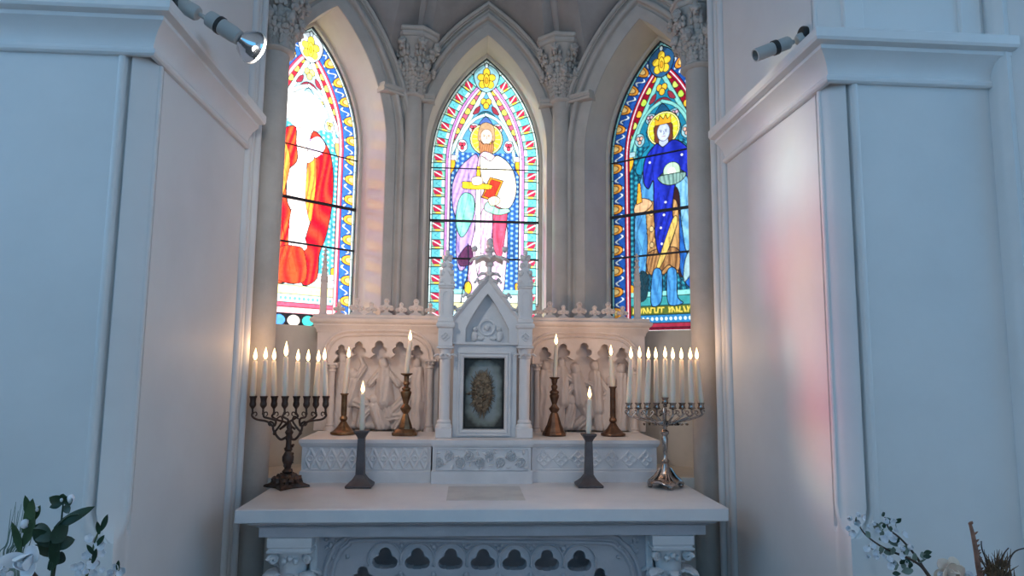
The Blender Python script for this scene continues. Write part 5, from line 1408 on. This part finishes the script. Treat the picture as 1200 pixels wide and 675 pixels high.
CRY = 2.82; cr = at(780, 569, CRY); cr.z = 1.0
sil = empty('candelabrum', (cr.x, cr.y, 1.0005), 'silver candelabrum with nine candles and domed foot, right end of the altar table', 'candelabrum')
def sp(px, py, dy=0): return at(px, py, CRY + dy) - Vector((cr.x, cr.y, 1.0005))
mb = MB(); N = 48
def wav(r, z, amp): return [(r * (1 + amp * math.cos(4 * a)) * math.cos(a), r * (1 + amp * math.cos(4 * a)) * math.sin(a), z + (.010 * (math.cos(4 * a + PI) * .5 + .5) if z < .03 else 0)) for a in [2 * PI * k / N + 0 for k in range(N)]]
mb.rings([wav(.066, .012, .10), wav(.072, .015, .10), wav(.070, .022, .10), wav(.060, .031, .06), wav(.044, .038, .05), wav(.032, .050, .04), wav(.024, .066, .04), wav(.017, .085, .03), wav(.013, .10, 0)])
for k in range(4):
    a = PI / 4 + k * PI / 2
for k in range(4):
    a = k * PI / 2; mb.blob((.066 * math.cos(a), .066 * math.sin(a), .010), .011, 1, 1, .95, seg=10, rg=8, lump=.3)
    for dd in (-.3, 0, .3): mb.tube([( .070 * math.cos(a + dd), .070 * math.sin(a + dd), .024), (.045 * math.cos(a + dd * .8), .045 * math.sin(a + dd * .8), .045), (.022 * math.cos(a + dd * .5), .022 * math.sin(a + dd * .5), .080)], [.004, .005, .003], 7)
mb.build('foot', 'silver', sil, angle=50)
zc = sp(779, 478)[2]
mb = MB(); mb.lathe([(.013, .095), (.018, .108), (.010, .118), (.008, .135), (.011, .16), (.014, .20), (.010, .212), (.018, .222), (.018, .230), (.009, .238), (.008, zc - .03), (.014, zc - .02), (.008, zc)], seg=14); mb.build('stem', 'silver', sil, angle=40)
cxr = [737, 748, 758.5, 769.5, 779.5, 788.5, 799.5, 810.5, 821.5]; dyr = [0, .02, -.018, .02, 0, -.02, .018, -.018, 0]
rt = [(739.5, 420.5), (749.5, 420), (760, 421), (768.5, 421), (779.5, 420), (788.5, 421.5), (798.5, 421.5), (809, 421.5), (816.5, 421.5)]
for j in range(9):
    px = cxr[j]; dy = dyr[j]; cen = j == 4
    yb, yt = (474, 465.5) if cen else (480, 472)
    c0 = sp(px, yb, dy); m = MB()
    h = sp(px, yt, dy)[2] - c0[2]; cup(m, c0, .0135, h)
    m.lathe([(.004, -.001), (.016, .004), (.018, .007), (.005, .006)], c0, 14)
    if not cen:
        s = -1 if j < 4 else 1; d = abs(px - 779.5); X = lambda q: 779.5 + s * q
        pts = [sp(X(1), 498 - .10 * d), sp(X(d * .25), 500 - .12 * d, dy * .3), sp(X(d * .6), 493 - .02 * d, dy * .7), sp(X(d * .88), 489, dy), sp(X(d * 1.03), 486, dy), sp(px, 482, dy), c0 + Vector((0, 0, .002))]
        P, rr = S(pts, .0046, .0040); m.tube(P, rr, 8)
        P, rr = S([sp(X(d - 3), 488, dy), sp(X(d - 7), 484, dy), sp(X(d - 6), 481.5, dy), sp(X(d - 3.5), 483, dy), sp(X(d - 4.5), 485, dy)], .0036, .002); m.tube(P, rr, 7)
        P, rr = S([sp(X(d + 1), 486, dy), sp(X(d + 4), 484, dy), sp(X(d + 4), 481, dy), sp(X(d + 2), 481.5, dy)], .003, .0018); m.tube(P, rr, 6)
        for q in (.3, .55): m.leaf(sp(X(d * q), 496, dy * .5), (s, 0, -.7), (0, -1, .2), .022, .013, curl=.8, thick=.002, n=6, notch=.2)
    else: m.lathe([(.006, -.012), (.010, -.006), (.006, .001)], c0, 12)
    m.build('candle_arm', 'silver', sil, angle=50)
    o = Vector((cr.x, cr.y, 1.0005)); top = at(rt[j][0], rt[j][1], CRY + dy)
    make_candle(o + sp(px, yt + .3, dy), (top.x, CRY + dy, top.z), .0118, 'white candle in the silver candelabrum, %s' % ('raised at its middle' if cen else '%s from its left end' % TILT[j]), 'candles in the silver candelabrum', power=.08)

# ------------------------------------------------------------------ spotlights on the side walls
def merge(m, m2): b = len(m.v); m.v += m2.v; m.f += [tuple(b + i for i in f) for f in m2.f]
def axis_lathe(prof, p0, p1, seg=22):
    p0, p1 = Vector(p0), Vector(p1); q = Vector((0, 0, 1)).rotation_difference((p1 - p0).normalized()).to_matrix().to_4x4()
    m = MB(Matrix.Translation(p0) @ q); m.lathe(prof, seg=seg); return m
SY = 2.02
o = at(226, 10, SY); o.x = XL
sp1 = empty('spotlight', o, 'grey wall spotlight with chrome reflector bulb above the left cornice', 'spotlight')
q = lambda px, py, dy=0: at(px, py, SY + dy) - o
axis_lathe([(.03, 0), (.031, .004), (.031, .016), (.027, .020), (.001, .021)], (0, 0, q(216, 4)[2]), Vector((1, 0, q(216, 4)[2]))).build('wall_plate', 'lampblack', sp1)
axis_lathe([(.022, 0), (.024, .004), (.024, .055), (.020, .062), (.001, .063)], q(212, 5), q(238, 20)).build('elbow', 'lampgrey', sp1)
m = MB(); m.tube([q(234, 17), q(242, 22), q(247, 23)], .007, 10); m.build('joint', 'lampgrey', sp1)
L = (q(281, 45) - q(243, 20)).length
axis_lathe([(.001, 0), (.018, .002), (.025, .008), (.026, .020), (.026, L * .36)], q(243, 20), q(281, 45)).build('lamp_holder', 'lampgrey', sp1)
axis_lathe([(.0265, L * .34), (.0285, L * .35), (.0285, L * .44), (.0265, L * .45)], q(243, 20), q(281, 45)).build('retaining_ring', 'lampblack', sp1)
axis_lathe([(.026, L * .44), (.026, L * .80), (.023, L * .98), (.018, L)], q(243, 20), q(281, 45)).build('lamp_sleeve', 'lampgrey', sp1)
b = axis_lathe([(.016, 0), (.020, .008), (.036, .022), (.049, .042), (.053, .056), (.053, .060), (.050, .062)], q(279, 44), q(300, 58, .055), 28).build('reflector_bulb', 'chrome', sp1, label='chrome reflector bulb')
axis_lathe([(.0535, .056), (.0545, .058), (.0545, .064), (.050, .066), (.030, .068), (.001, .069)], q(279, 44), q(300, 58, .055), 28).build('front_glass', 'lampglass', b)
SY2 = 2.03
o2 = at(951, 41, SY2); o2.x = XR
sp2 = empty('spotlight', o2, 'grey lamp holder with no bulb on the wall above the right cornice', 'spotlight')
q2 = lambda px, py: at(px, py, SY2) - o2
axis_lathe([(.026, 0), (.027, .003), (.027, .014), (.024, .018), (.001, .019)], (0, 0, 0), (-1, -.0, 0)).build('wall_plate', 'lampblack', sp2)
axis_lathe([(.021, 0), (.022, .004), (.020, .045), (.014, .052), (.001, .053)], q2(950, 42), q2(926, 50)).build('elbow', 'lampgrey', sp2)
m = MB(); m.tube([q2(930, 49), q2(927, 50), q2(922, 51)], .008, 10); m.build('joint', 'lampgrey', sp2)
L = (q2(885, 65) - q2(926, 49)).length
axis_lathe([(.001, 0), (.016, .002), (.021, .008), (.0215, .020), (.0215, L * .38)], q2(926, 49), q2(885, 65)).build('lamp_holder', 'lampgrey', sp2)
axis_lathe([(.022, L * .37), (.0245, L * .38), (.0245, L * .49), (.022, L * .50)], q2(926, 49), q2(885, 65)).build('retaining_ring', 'lampblack', sp2)
axis_lathe([(.0215, L * .49), (.0215, L), (.017, L), (.017, L * .55), (.001, L * .55)], q2(926, 49), q2(885, 65)).build('lamp_sleeve', 'lampgrey', sp2)
# ------------------------------------------------------------------ flowers
rf = random.Random(12)
def blossom(mb, c, r, face=(0, -1, .3), n=5, cup_=.35, m2=None):
    """open flower of n petals around centre c facing `face`"""
    f = Vector(face).normalized(); a0 = f.orthogonal().normalized(); b0 = f.cross(a0)
    for k in range(n):
        a = 2 * PI * k / n + rf.uniform(-.15, .15); d = a0 * math.cos(a) + b0 * math.sin(a)
        mb.leaf(Vector(c), d + f * .25, f, r * rf.uniform(.9, 1.1), r * .85, curl=cup_, thick=r * .05, n=6, pw=.75)
def stemtube(pts, r0, r1, seg=7, n=6):
    P = resample_smooth([tuple(p) for p in pts], n); m = MB(); m.tube(P, lambda t: r0 + (r1 - r0) * t, seg); return m
LYF = 1.50
vl = at(52, 745, LYF); vl_top = 0.86
def stand(name, c, h, label):
    r = empty(name, (c[0], c[1], 0), label, 'stand')
    MB().cbox(-.15, .15, -.15, .15, h - .03, h, .004).build('stand_top', 'wood', r)
    for sx in (-1, 1):
        for sy in (-1, 1): MB().cbox(sx * .12 - .015, sx * .12 + .015, sy * .12 - .015, sy * .12 + .015, 0, h - .03, .003).build('leg', 'wood', r)
    return r
def vase(c, z, h, r, label):
    v = empty('vase', (c[0], c[1], z), label, 'vase')
    MB().lathe([(r * .6, 0), (r * .62, .01), (r * .9, h * .25), (r, h * .5), (r * .8, h * .8), (r * .62, h * .92), (r * .7, h), (r * .62, h), (r * .55, h * .9), (r * .7, h * .5), (.001, h * .3)], seg=28).build('vase_body', 'vase', v)
    return v
stand('plant_stand', vl, .60, 'square wooden stand in front of the left pier'); vase(vl, .60, .26, .085, 'pale glazed vase holding the white magnolia and green leaves')
VT = Vector((vl.x, vl.y, .80))
def P1(px, py, dy=0): return at(px, py, LYF + dy)
def plant(name, label, cat, group=None): return empty(name, VT + Vector((rf.uniform(-.02, .02), rf.uniform(-.02, .02), 0)), label, cat, group)
# white magnolia
r = plant('magnolia_stem', 'large white magnolia flower with cupped petals, front of the left arrangement', 'flower')
T = Matrix.Translation(-r.location)
m = stemtube([r.location, P1(48, 700, -.02), P1(38, 670, -.05)], .004, .0035); m.v = [tuple(Vector(v) - r.location) for v in m.v]; m.build('stem', 'twig', r)
c = P1(33, 657, -.08); mb = MB(T)
for (k, (dx, dy, L, W, cu)) in enumerate(((-1, .20, .050, .030, .5), (-.30, 1.05, .054, .032, .5), (.75, .80, .052, .034, .45), (1.05, -.15, .048, .030, .5), (.5, -.9, .044, .030, .6), (-.6, -.8, .046, .030, .5))):
    mb.leaf(c + Vector((0, .010 * (k % 2), 0)), (dx, -.30 - .35 * (k % 2), dy), (-dx * .3, -1, -dy * .3 + .1), L, W, curl=cu * (.5 + .9 * (k % 2)), thick=.0018, n=8, pw=.7)
for k in range(3): mb.leaf(c, (math.cos(k * 2.1 + .4), -.9, math.sin(k * 2.1 + .4)), (-math.cos(k * 2.1 + .4), -.7, -math.sin(k * 2.1 + .4)), .028, .030, curl=.9, thick=.0018, n=7, pw=.6)
mb.build('petals', 'petal', r, angle=70)
MB(T).blob(c + Vector((0, -.012, 0)), .006, 1, 1, 1.3, lump=.3).build('flower_centre', 'pistil', r)
def leafy(name, label, stem_pts, leaves, buds=(), smat='leafdark', lmat='leafdark', thick=.0028, cat='leafy stem', group=None, bmat='petal', root=None):
    r = plant(name, label, cat, group) if root is None else empty(name, root, label, cat, group); T = Matrix.Translation(-r.location)
    m = stemtube([r.location] + list(stem_pts), thick, thick * .55); m.v = [tuple(Vector(v) - r.location) for v in m.v]; m.build('stem', smat, r)
    mb = MB(T)
    for (p, d, up, L, W, cu) in leaves: mb.leaf(p, d, up, L, W, curl=cu, thick=.0012, n=7, pw=.8)
    if leaves: mb.build('leaves', lmat, r, angle=70)
    if buds:
        mb = MB(T)
        for (p, R, kd) in buds:
            if kd == 0: mb.blob(p, R, 1, 1, 1.3, seg=9, rg=7, lump=.25)
            else: blossom(mb, p, R, face=(rf.uniform(-.6, .6), -1, rf.uniform(-.2, .7)), n=5, cup_=rf.uniform(.2, .6))
        mb.build('blossoms', bmat, r, angle=70)
    return r
U = (0, -1, .15)
leafy('leaf_stem', 'dark green leafy stem with small top leaves rising above the magnolia', [P1(62, 680), P1(70, 640), P1(72, 610), P1(74, 590)],
      [(P1(74, 590), (-.9, 0, .5), U, .030, .022, .3), (P1(74, 590), (.2, 0, .9), U, .026, .020, .4), (P1(75, 588), (.9, -.1, .15), U, .034, .022, .4), (P1(76, 592), (.5, 0, -.6), U, .022, .016, .3), (P1(72, 590), (-.5, 0, -.2), U, .022, .014, .3),
       (P1(68, 650), (-.8, 0, .5), U, .05, .028, .4), (P1(66, 660), (.7, 0, .6), U, .05, .022, .5)], [(P1(83, 584.5, -.01), .007, 0), (P1(72, 586, -.01), .003, 0)])
leafy('leaf_stem', 'long dark green leaf arching to the right above the magnolia', [P1(60, 680, -.02), P1(58, 650, -.02), P1(62, 625, -.03), P1(78, 606, -.03), P1(92, 603, -.03)],
      [(P1(64, 620, -.03), (.75, 0, .55), U, .080, .022, -.35), (P1(60, 632, -.03), (-.75, 0, .45), U, .056, .034, -.3), (P1(60, 634, -.03), (.5, 0, .4), U, .052, .034, .2), (P1(58, 640, -.02), (-.5, 0, .75), U, .050, .030, .3),
       (P1(62, 640, -.02), (.75, 0, .25), U, .040, .028, -.4), (P1(60, 655, -.02), (.3, 0, .9), U, .050, .022, .2), (P1(57, 668, -.02), (.5, 0, .8), U, .050, .020, .2)])
leafy('leaf_stem', 'mid green pointed leaf spray with two white buds left of the dark leaves', [P1(30, 690), P1(24, 650), P1(32, 615), P1(40, 592)],
      [(P1(28, 625), (.35, 0, .95), U, .085, .024, .25), (P1(26, 640), (.5, 0, .9), U, .075, .020, .25), (P1(34, 608), (-.1, 0, 1), U, .052, .016, .2), (P1(24, 648), (-.2, 0, 1), U, .070, .016, .2), (P1(36, 612), (.6, 0, .8), U, .050, .014, .3)],
      [(P1(29, 614, -.01), .0075, 0), (P1(43, 596, -.01), .0055, 0)], smat='leafmid', lmat='leafmid')
# soft grasses
for gi, (x0, lab) in enumerate(((8, 'thin grey-green grass blades at the left edge of the frame'), (20, 'thin grey-green grass blades fanning behind the white buds'))):
    rt_ = plant('grass_tuft', lab, 'grass blades'); mb = MB(Matrix.Translation(-rt_.location))
    for k in range(9):
        xx = x0 + rf.uniform(-9, 9); top = (xx + rf.uniform(4, 22), rf.uniform(586, 620))
        P = resample_smooth([tuple(rt_.location), tuple(P1(xx, 668, .03)), tuple(P1((xx + top[0]) / 2 - 1, 635, .03)), tuple(P1(top[0], top[1], .03))], 6)
        mb.tube(P, lambda t: .0022 * (1 - t * .85), 5)
    mb.build('blades', 'leafpale', rt_)
# white blossom sprays to the right of the magnolia
def spray(label, stems, pts, tips, n=3, group='white blossom sprays of the left arrangement', root=None):
    return leafy('blossom_spray', label, stems, tips, [(p, rf.uniform(.009, .014), 1) for p in pts], smat='leafmid', lmat='leafdark', cat='flower spray', group=group, root=root)
spray('white blossom spray with a dark green pointed tip beside the left pier corner', [P1(96, 690), P1(106, 655), P1(112, 632), P1(122, 610)],
      [P1(x, y, rf.uniform(-.02, .01)) for x, y in ((104, 632), (112, 634), (118, 640), (106, 644), (101, 652), (112, 652), (119, 648), (98, 662), (108, 662), (116, 660), (102, 671), (112, 672), (94, 672), (88, 664), (120, 668))],
      [(P1(118, 622, -.02), (.45, 0, .95), U, .040, .012, .2), (P1(116, 626, -.02), (-.1, 0, 1), U, .028, .010, .2), (P1(112, 640, -.02), (.6, 0, .7), U, .032, .010, .2), (P1(108, 660, -.03), (.3, 0, .9), U, .034, .010, .2), (P1(110, 650, -.03), (-.5, 0, .8), U, .026, .009, .2)])
spray('small low white blossom spray at the right edge of the left arrangement', [P1(120, 700), P1(134, 680), P1(140, 664)],
      [P1(x, y, rf.uniform(-.01, .01)) for x, y in ((138, 664), (145, 668), (132, 670), (140, 673), (128, 676))], [(P1(137, 668), (.2, 0, 1), U, .022, .008, .2)])
spray('white blossoms at the bottom left corner beside the magnolia', [P1(16, 700, -.03), P1(8, 675, -.04)],
      [P1(x, y, -.05) for x, y in ((2, 663), (9, 668), (4, 673), (13, 674), (-4, 668))], [(P1(4, 672, -.04), (-.3, 0, 1), U, .03, .012, .2)])

# right arrangement
RYF = 1.55
vr = at(1118, 750, RYF)
stand('plant_stand', vr, .60, 'square wooden stand in front of the right pier'); vase(vr, .60, .26, .085, 'pale glazed vase holding the blossom branch and dried flowers')
VT = Vector((vr.x, vr.y, .80))
def P2(px, py, dy=0): return at(px, py, RYF + dy)
def branch(label, stems, flowers, leaves, dark):
    r = plant('blossom_branch', label, 'branch', 'blossom branches by the right pier'); T = Matrix.Translation(-r.location)
    m = stemtube([r.location] + stems, .0038, .0014); m.v = [tuple(Vector(v) - r.location) for v in m.v]
    for a, b in zip(stems[1:], flowers): pass
    m.build('stem', 'twig', r)
    mb = MB(T)
    for x, y, L in leaves: mb.leaf(P2(x, y, rf.uniform(-.01, .01)), (rf.uniform(-1, 1), rf.uniform(-.4, .1), rf.uniform(-.4, 1)), (rf.uniform(-.4, .4), -1, .2), L, L * .62, curl=rf.uniform(-.3, .4), thick=.001, n=6)
    mb.build('leaves', 'leafpale', r, angle=70)
    mb = MB(T)
    for x, y in dark: mb.leaf(P2(x, y, -.012), (rf.uniform(-1, 1), -.1, rf.uniform(-.3, .8)), U, .017, .011, curl=.3, thick=.001, n=6)
    mb.build('young_leaves', 'leafdark', r, angle=70)
    mb = MB(T)
    for x, y in flowers: blossom(mb, P2(x, y, -.010), rf.uniform(.009, .0135), face=(rf.uniform(-.8, .8), -1, rf.uniform(-.3, .8)), n=5, cup_=rf.uniform(.3, .9))
    mb.build('blossoms', 'petal', r, angle=70)
branch('long twig with pale blossoms reaching left to the corner of the right pier', [P2(1098, 700), P2(1083, 668), P2(1066, 655), P2(1042, 645), P2(1026, 636), P2(1012, 624), P2(1004, 610)],
       [(1000, 613), (1010, 606), (1021, 640), (1034, 650), (1044, 664), (1055, 652), (1062, 660), (1037, 632), (996, 607), (1003, 603), (1005, 612), (994, 619), (999, 624), (1018, 651), (1024, 646), (1027, 652), (1016, 644), (1040, 655), (1048, 659), (1015, 617), (1022, 613)],
       [(1008, 618, .022), (1020, 630, .022), (1032, 640, .024), (1036, 648, .026), (1046, 650, .024), (1056, 658, .026), (1062, 664, .026), (1050, 668, .026), (1030, 632, .022), (1070, 668, .026), (1078, 660, .024), (1084, 650, .026), (1042, 662, .024), (1026, 641, .02)], [(1004, 609), (1055, 661), (1066, 666), (1046, 672), (1082, 652), (1059, 657)])
branch('forked twig with sage leaves standing above the long blossom twig', [P2(1100, 700, .02), P2(1080, 662, .02), P2(1067, 644, .02), P2(1054, 630, .01), P2(1042, 620), P2(1037, 606)],
       [(1044, 610), (1058, 626), (1064, 640), (1046, 632), (1056, 644), (1036, 611), (1032, 617), (1040, 627), (1029, 622), (1048, 622), (1052, 638)],
       [(1034, 612, .024), (1042, 614, .026), (1030, 621, .024), (1036, 626, .030), (1044, 628, .026), (1050, 616, .022), (1054, 636, .024), (1060, 642, .026), (1046, 636, .026), (1064, 650, .026), (1072, 648, .024), (1058, 650, .028)], [(1036, 605), (1050, 613), (1046, 620), (1037, 619), (1052, 636), (1083, 648)])
# cream rose
r = plant('rose_stem', 'cream rose with pinkish outer petals low beside the dried brown plant', 'flower'); T = Matrix.Translation(-r.location)
m = stemtube([r.location, P2(1116, 700), P2(1116, 676)], .004, .0035); m.v = [tuple(Vector(v) - r.location) for v in m.v]; m.build('stem', 'leafmid', r)
c = P2(1114, 672, -.02); mb = MB(T)
mb.blob(c, .012, 1, 1, .9, seg=12, rg=9, lump=.5)
for ring, (n, rr, L) in enumerate(((4, .004, .020), (5, .009, .024), (6, .013, .026))):
    for k in range(n):
        a = 2 * PI * k / n + ring * .6; d = Vector((math.cos(a), .0, math.sin(a)))
        mb.leaf(c + d * rr + Vector((0, .004 * ring - .006, 0)), d * (.45 + .4 * ring) + Vector((0, -.55 + .2 * ring, 0)), (-d.x * .4, -1, -d.z * .4), L, L * 1.15, curl=.5 - .35 * ring, thick=.0015, n=7, pw=.55)
mb.build('petals', 'petalcream', r, angle=70)
for (x, y, R, lab) in ((1133, 674, .016, 'small white flower between the cream rose and the dried plant'), (1100, 674, .013, 'small white flower left of the cream rose')):
    r = plant('white_flower', lab, 'flower'); T = Matrix.Translation(-r.location)
    m = stemtube([r.location, P2(x, 700), P2(x, y + 2)], .003, .0025); m.v = [tuple(Vector(v) - r.location) for v in m.v]; m.build('stem', 'leafmid', r)
    mb = MB(T); blossom(mb, P2(x, y, -.02), R, n=6, cup_=.5); blossom(mb, P2(x, y, -.028), R * .6, n=5, cup_=.9); mb.build('petals', 'petal', r, angle=70)
# dried reddish spike
r = plant('dried_spike', 'tall reddish-brown dried spike standing beside the brown dried tuft', 'dried plant'); T = Matrix.Translation(-r.location)
m = stemtube([r.location, P2(1150, 700), P2(1146, 660), P2(1141, 630), P2(1137, 614)], .0085, .0035); m.v = [tuple(Vector(v) - r.location) for v in m.v]; m.build('stalk', 'pinktwig', r)
mb = MB(T); mb.leaf(P2(1137, 616), (0, 0, 1), U, .014, .010, curl=.6, thick=.003)
for k in range(16): y = 628 + k * 3; x = 1141 + (y - 630) * .16; mb.leaf(P2(x, y, rf.uniform(-.01, .01)), (rf.choice((-1, 1)) * .6, 0, 1), U, .016, .005, curl=.4, thick=.001, n=4)
mb.build('dry_bracts', 'pinktwig', r, angle=70)
# brown tuft
r = plant('dried_tuft', 'brown bushy dried tuft with dark twigs at the right edge', 'dried plant'); T = Matrix.Translation(-r.location)
mb = MB(T)
for k in range(150):
    bx = 1167 + rf.gauss(0, 9); by = rf.uniform(662, 700); a = rf.gauss(0, .55); L = rf.uniform(.02, .045)
    p = P2(bx, by, rf.uniform(-.03, .03)); d = Vector((math.sin(a), rf.uniform(-.3, .3), math.cos(a))).normalized()
    mb.tube([p, p + d * L * .5 + Vector((rf.uniform(-.003, .003), 0, 0)), p + d * L], [.0016, .0013, .0004], 5)
for k in range(26): mb.blob(P2(1167 + rf.gauss(0, 9), rf.uniform(668, 700), rf.uniform(-.02, .02)), rf.uniform(.008, .014), seg=8, rg=6, lump=.8)
mb.build('dry_bristles', 'dried', r, angle=80)
for pts in ([P2(1166, 690), P2(1158, 662), P2(1151, 644), P2(1150, 634)], [P2(1168, 690), P2(1170, 665), P2(1176, 650), P2(1182, 642)], [P2(1172, 690), P2(1180, 664), P2(1190, 646), P2(1212, 641)], [P2(1160, 690), P2(1154, 664), P2(1147, 650)]):
    m = stemtube([r.location] + pts, .0026, .0012); m.v = [tuple(Vector(v) - r.location) for v in m.v]; m.build('twig', 'twig', r)
# ------------------------------------------------------------------ light
SUNV = Vector((1.93, -1.24, -0.62)).normalized()
sd = bpy.data.lights.new('sun', 'SUN'); sd.energy = 6.0; sd.angle = 0.11; sd.color = (1.0, 0.97, 0.92)
so = bpy.data.objects.new('sun', sd); COL.objects.link(so); so.rotation_euler = SUNV.to_track_quat('-Z', 'Y').to_euler(); so.location = (-6, 6, 6)

# added fill light for the apse, placed at the left spotlight's bulb
ls = bpy.data.lights.new('spotlight_fill', 'SPOT'); ls.energy = SPOT_W; ls.color = (1.0, 0.93, 0.86); ls.spot_size = math.radians(125); ls.spot_blend = 0.9; ls.shadow_soft_size = 0.05
lo_ = bpy.data.objects.new('spotlight_fill', ls); COL.objects.link(lo_); pb = at(304, 61, SY); lo_.location = pb
lo_.rotation_euler = (Vector((0.25, 3.6, 2.2)) - pb).to_track_quat('-Z', 'Y').to_euler()
w = bpy.data.worlds.new('sky'); scene.world = w; w.use_nodes = True; nt = w.node_tree; nt.nodes.clear()
out = nt.nodes.new('ShaderNodeOutputWorld'); bg = nt.nodes.new('ShaderNodeBackground'); tc = nt.nodes.new('ShaderNodeTexCoord')
sep = nt.nodes.new('ShaderNodeSeparateXYZ'); nt.links.new(tc.outputs['Generated'], sep.inputs[0])
rp = nt.nodes.new('ShaderNodeValToRGB'); mr = nt.nodes.new('ShaderNodeMapRange'); mr.inputs['From Min'].default_value = -1; mr.inputs['From Max'].default_value = 1
nt.links.new(sep.outputs['Y'], mr.inputs['Value']); nt.links.new(mr.outputs[0], rp.inputs['Fac'])
e = rp.color_ramp.elements
e[0].position = 0.27; e[0].color = (0.15, 0.52, 0.95, 1); e[1].position = 0.60; e[1].color = (1.0, 1.0, 1.0, 1)
rs_ = nt.nodes.new('ShaderNodeMapRange'); rs_.inputs['From Min'].default_value = -0.7; rs_.inputs['From Max'].default_value = -0.1
rs_.inputs['To Min'].default_value = WORLD_BACK; rs_.inputs['To Max'].default_value = WORLD_FRONT
nt.links.new(sep.outputs['Y'], rs_.inputs['Value'])
sx_ = nt.nodes.new('ShaderNodeMapRange'); sx_.inputs['From Min'].default_value = -0.6; sx_.inputs['From Max'].default_value = 0.6
sx_.inputs['To Min'].default_value = 1.15; sx_.inputs['To Max'].default_value = 0.60; nt.links.new(sep.outputs['X'], sx_.inputs['Value'])
gt = nt.nodes.new('ShaderNodeMath'); gt.operation = 'LESS_THAN'; gt.inputs[1].default_value = 0.0; nt.links.new(sep.outputs['Y'], gt.inputs[0])
mxx = nt.nodes.new('ShaderNodeMath'); mxx.operation = 'MAXIMUM'; nt.links.new(sx_.outputs[0], mxx.inputs[0]); nt.links.new(gt.outputs[0], mxx.inputs[1])
ml = nt.nodes.new('ShaderNodeMath'); ml.operation = 'MULTIPLY'; nt.links.new(rs_.outputs[0], ml.inputs[0]); nt.links.new(mxx.outputs[0], ml.inputs[1])
nt.links.new(rp.outputs['Color'], bg.inputs['Color']); nt.links.new(ml.outputs[0], bg.inputs['Strength']); nt.links.new(bg.outputs[0], out.inputs[0])

pt = bpy.data.lights.new('nave_window_portal', 'AREA'); pt.shape = 'RECTANGLE'; pt.size = 4.6; pt.size_y = 2.7; pt.cycles.is_portal = True
po = bpy.data.objects.new('nave_window_portal', pt); COL.objects.link(po); po.location = (0.1, -4.2, 2.85); po.rotation_euler = (math.radians(90), 0, 0)
scene.view_settings.view_transform = 'Standard'; scene.view_settings.look = 'None'; scene.view_settings.gamma = 1
scene.view_settings.use_curve_mapping = False; scene.view_settings.exposure = EXPOSURE
cy = scene.cycles
cy.max_bounces = 8; cy.diffuse_bounces = 5; cy.glossy_bounces = 3; cy.transparent_max_bounces = 16; cy.transmission_bounces = 4
cy.sample_clamp_indirect = 6; cy.caustics_reflective = False; cy.caustics_refractive = False; cy.blur_glossy = 0.5
cy.use_denoising = True
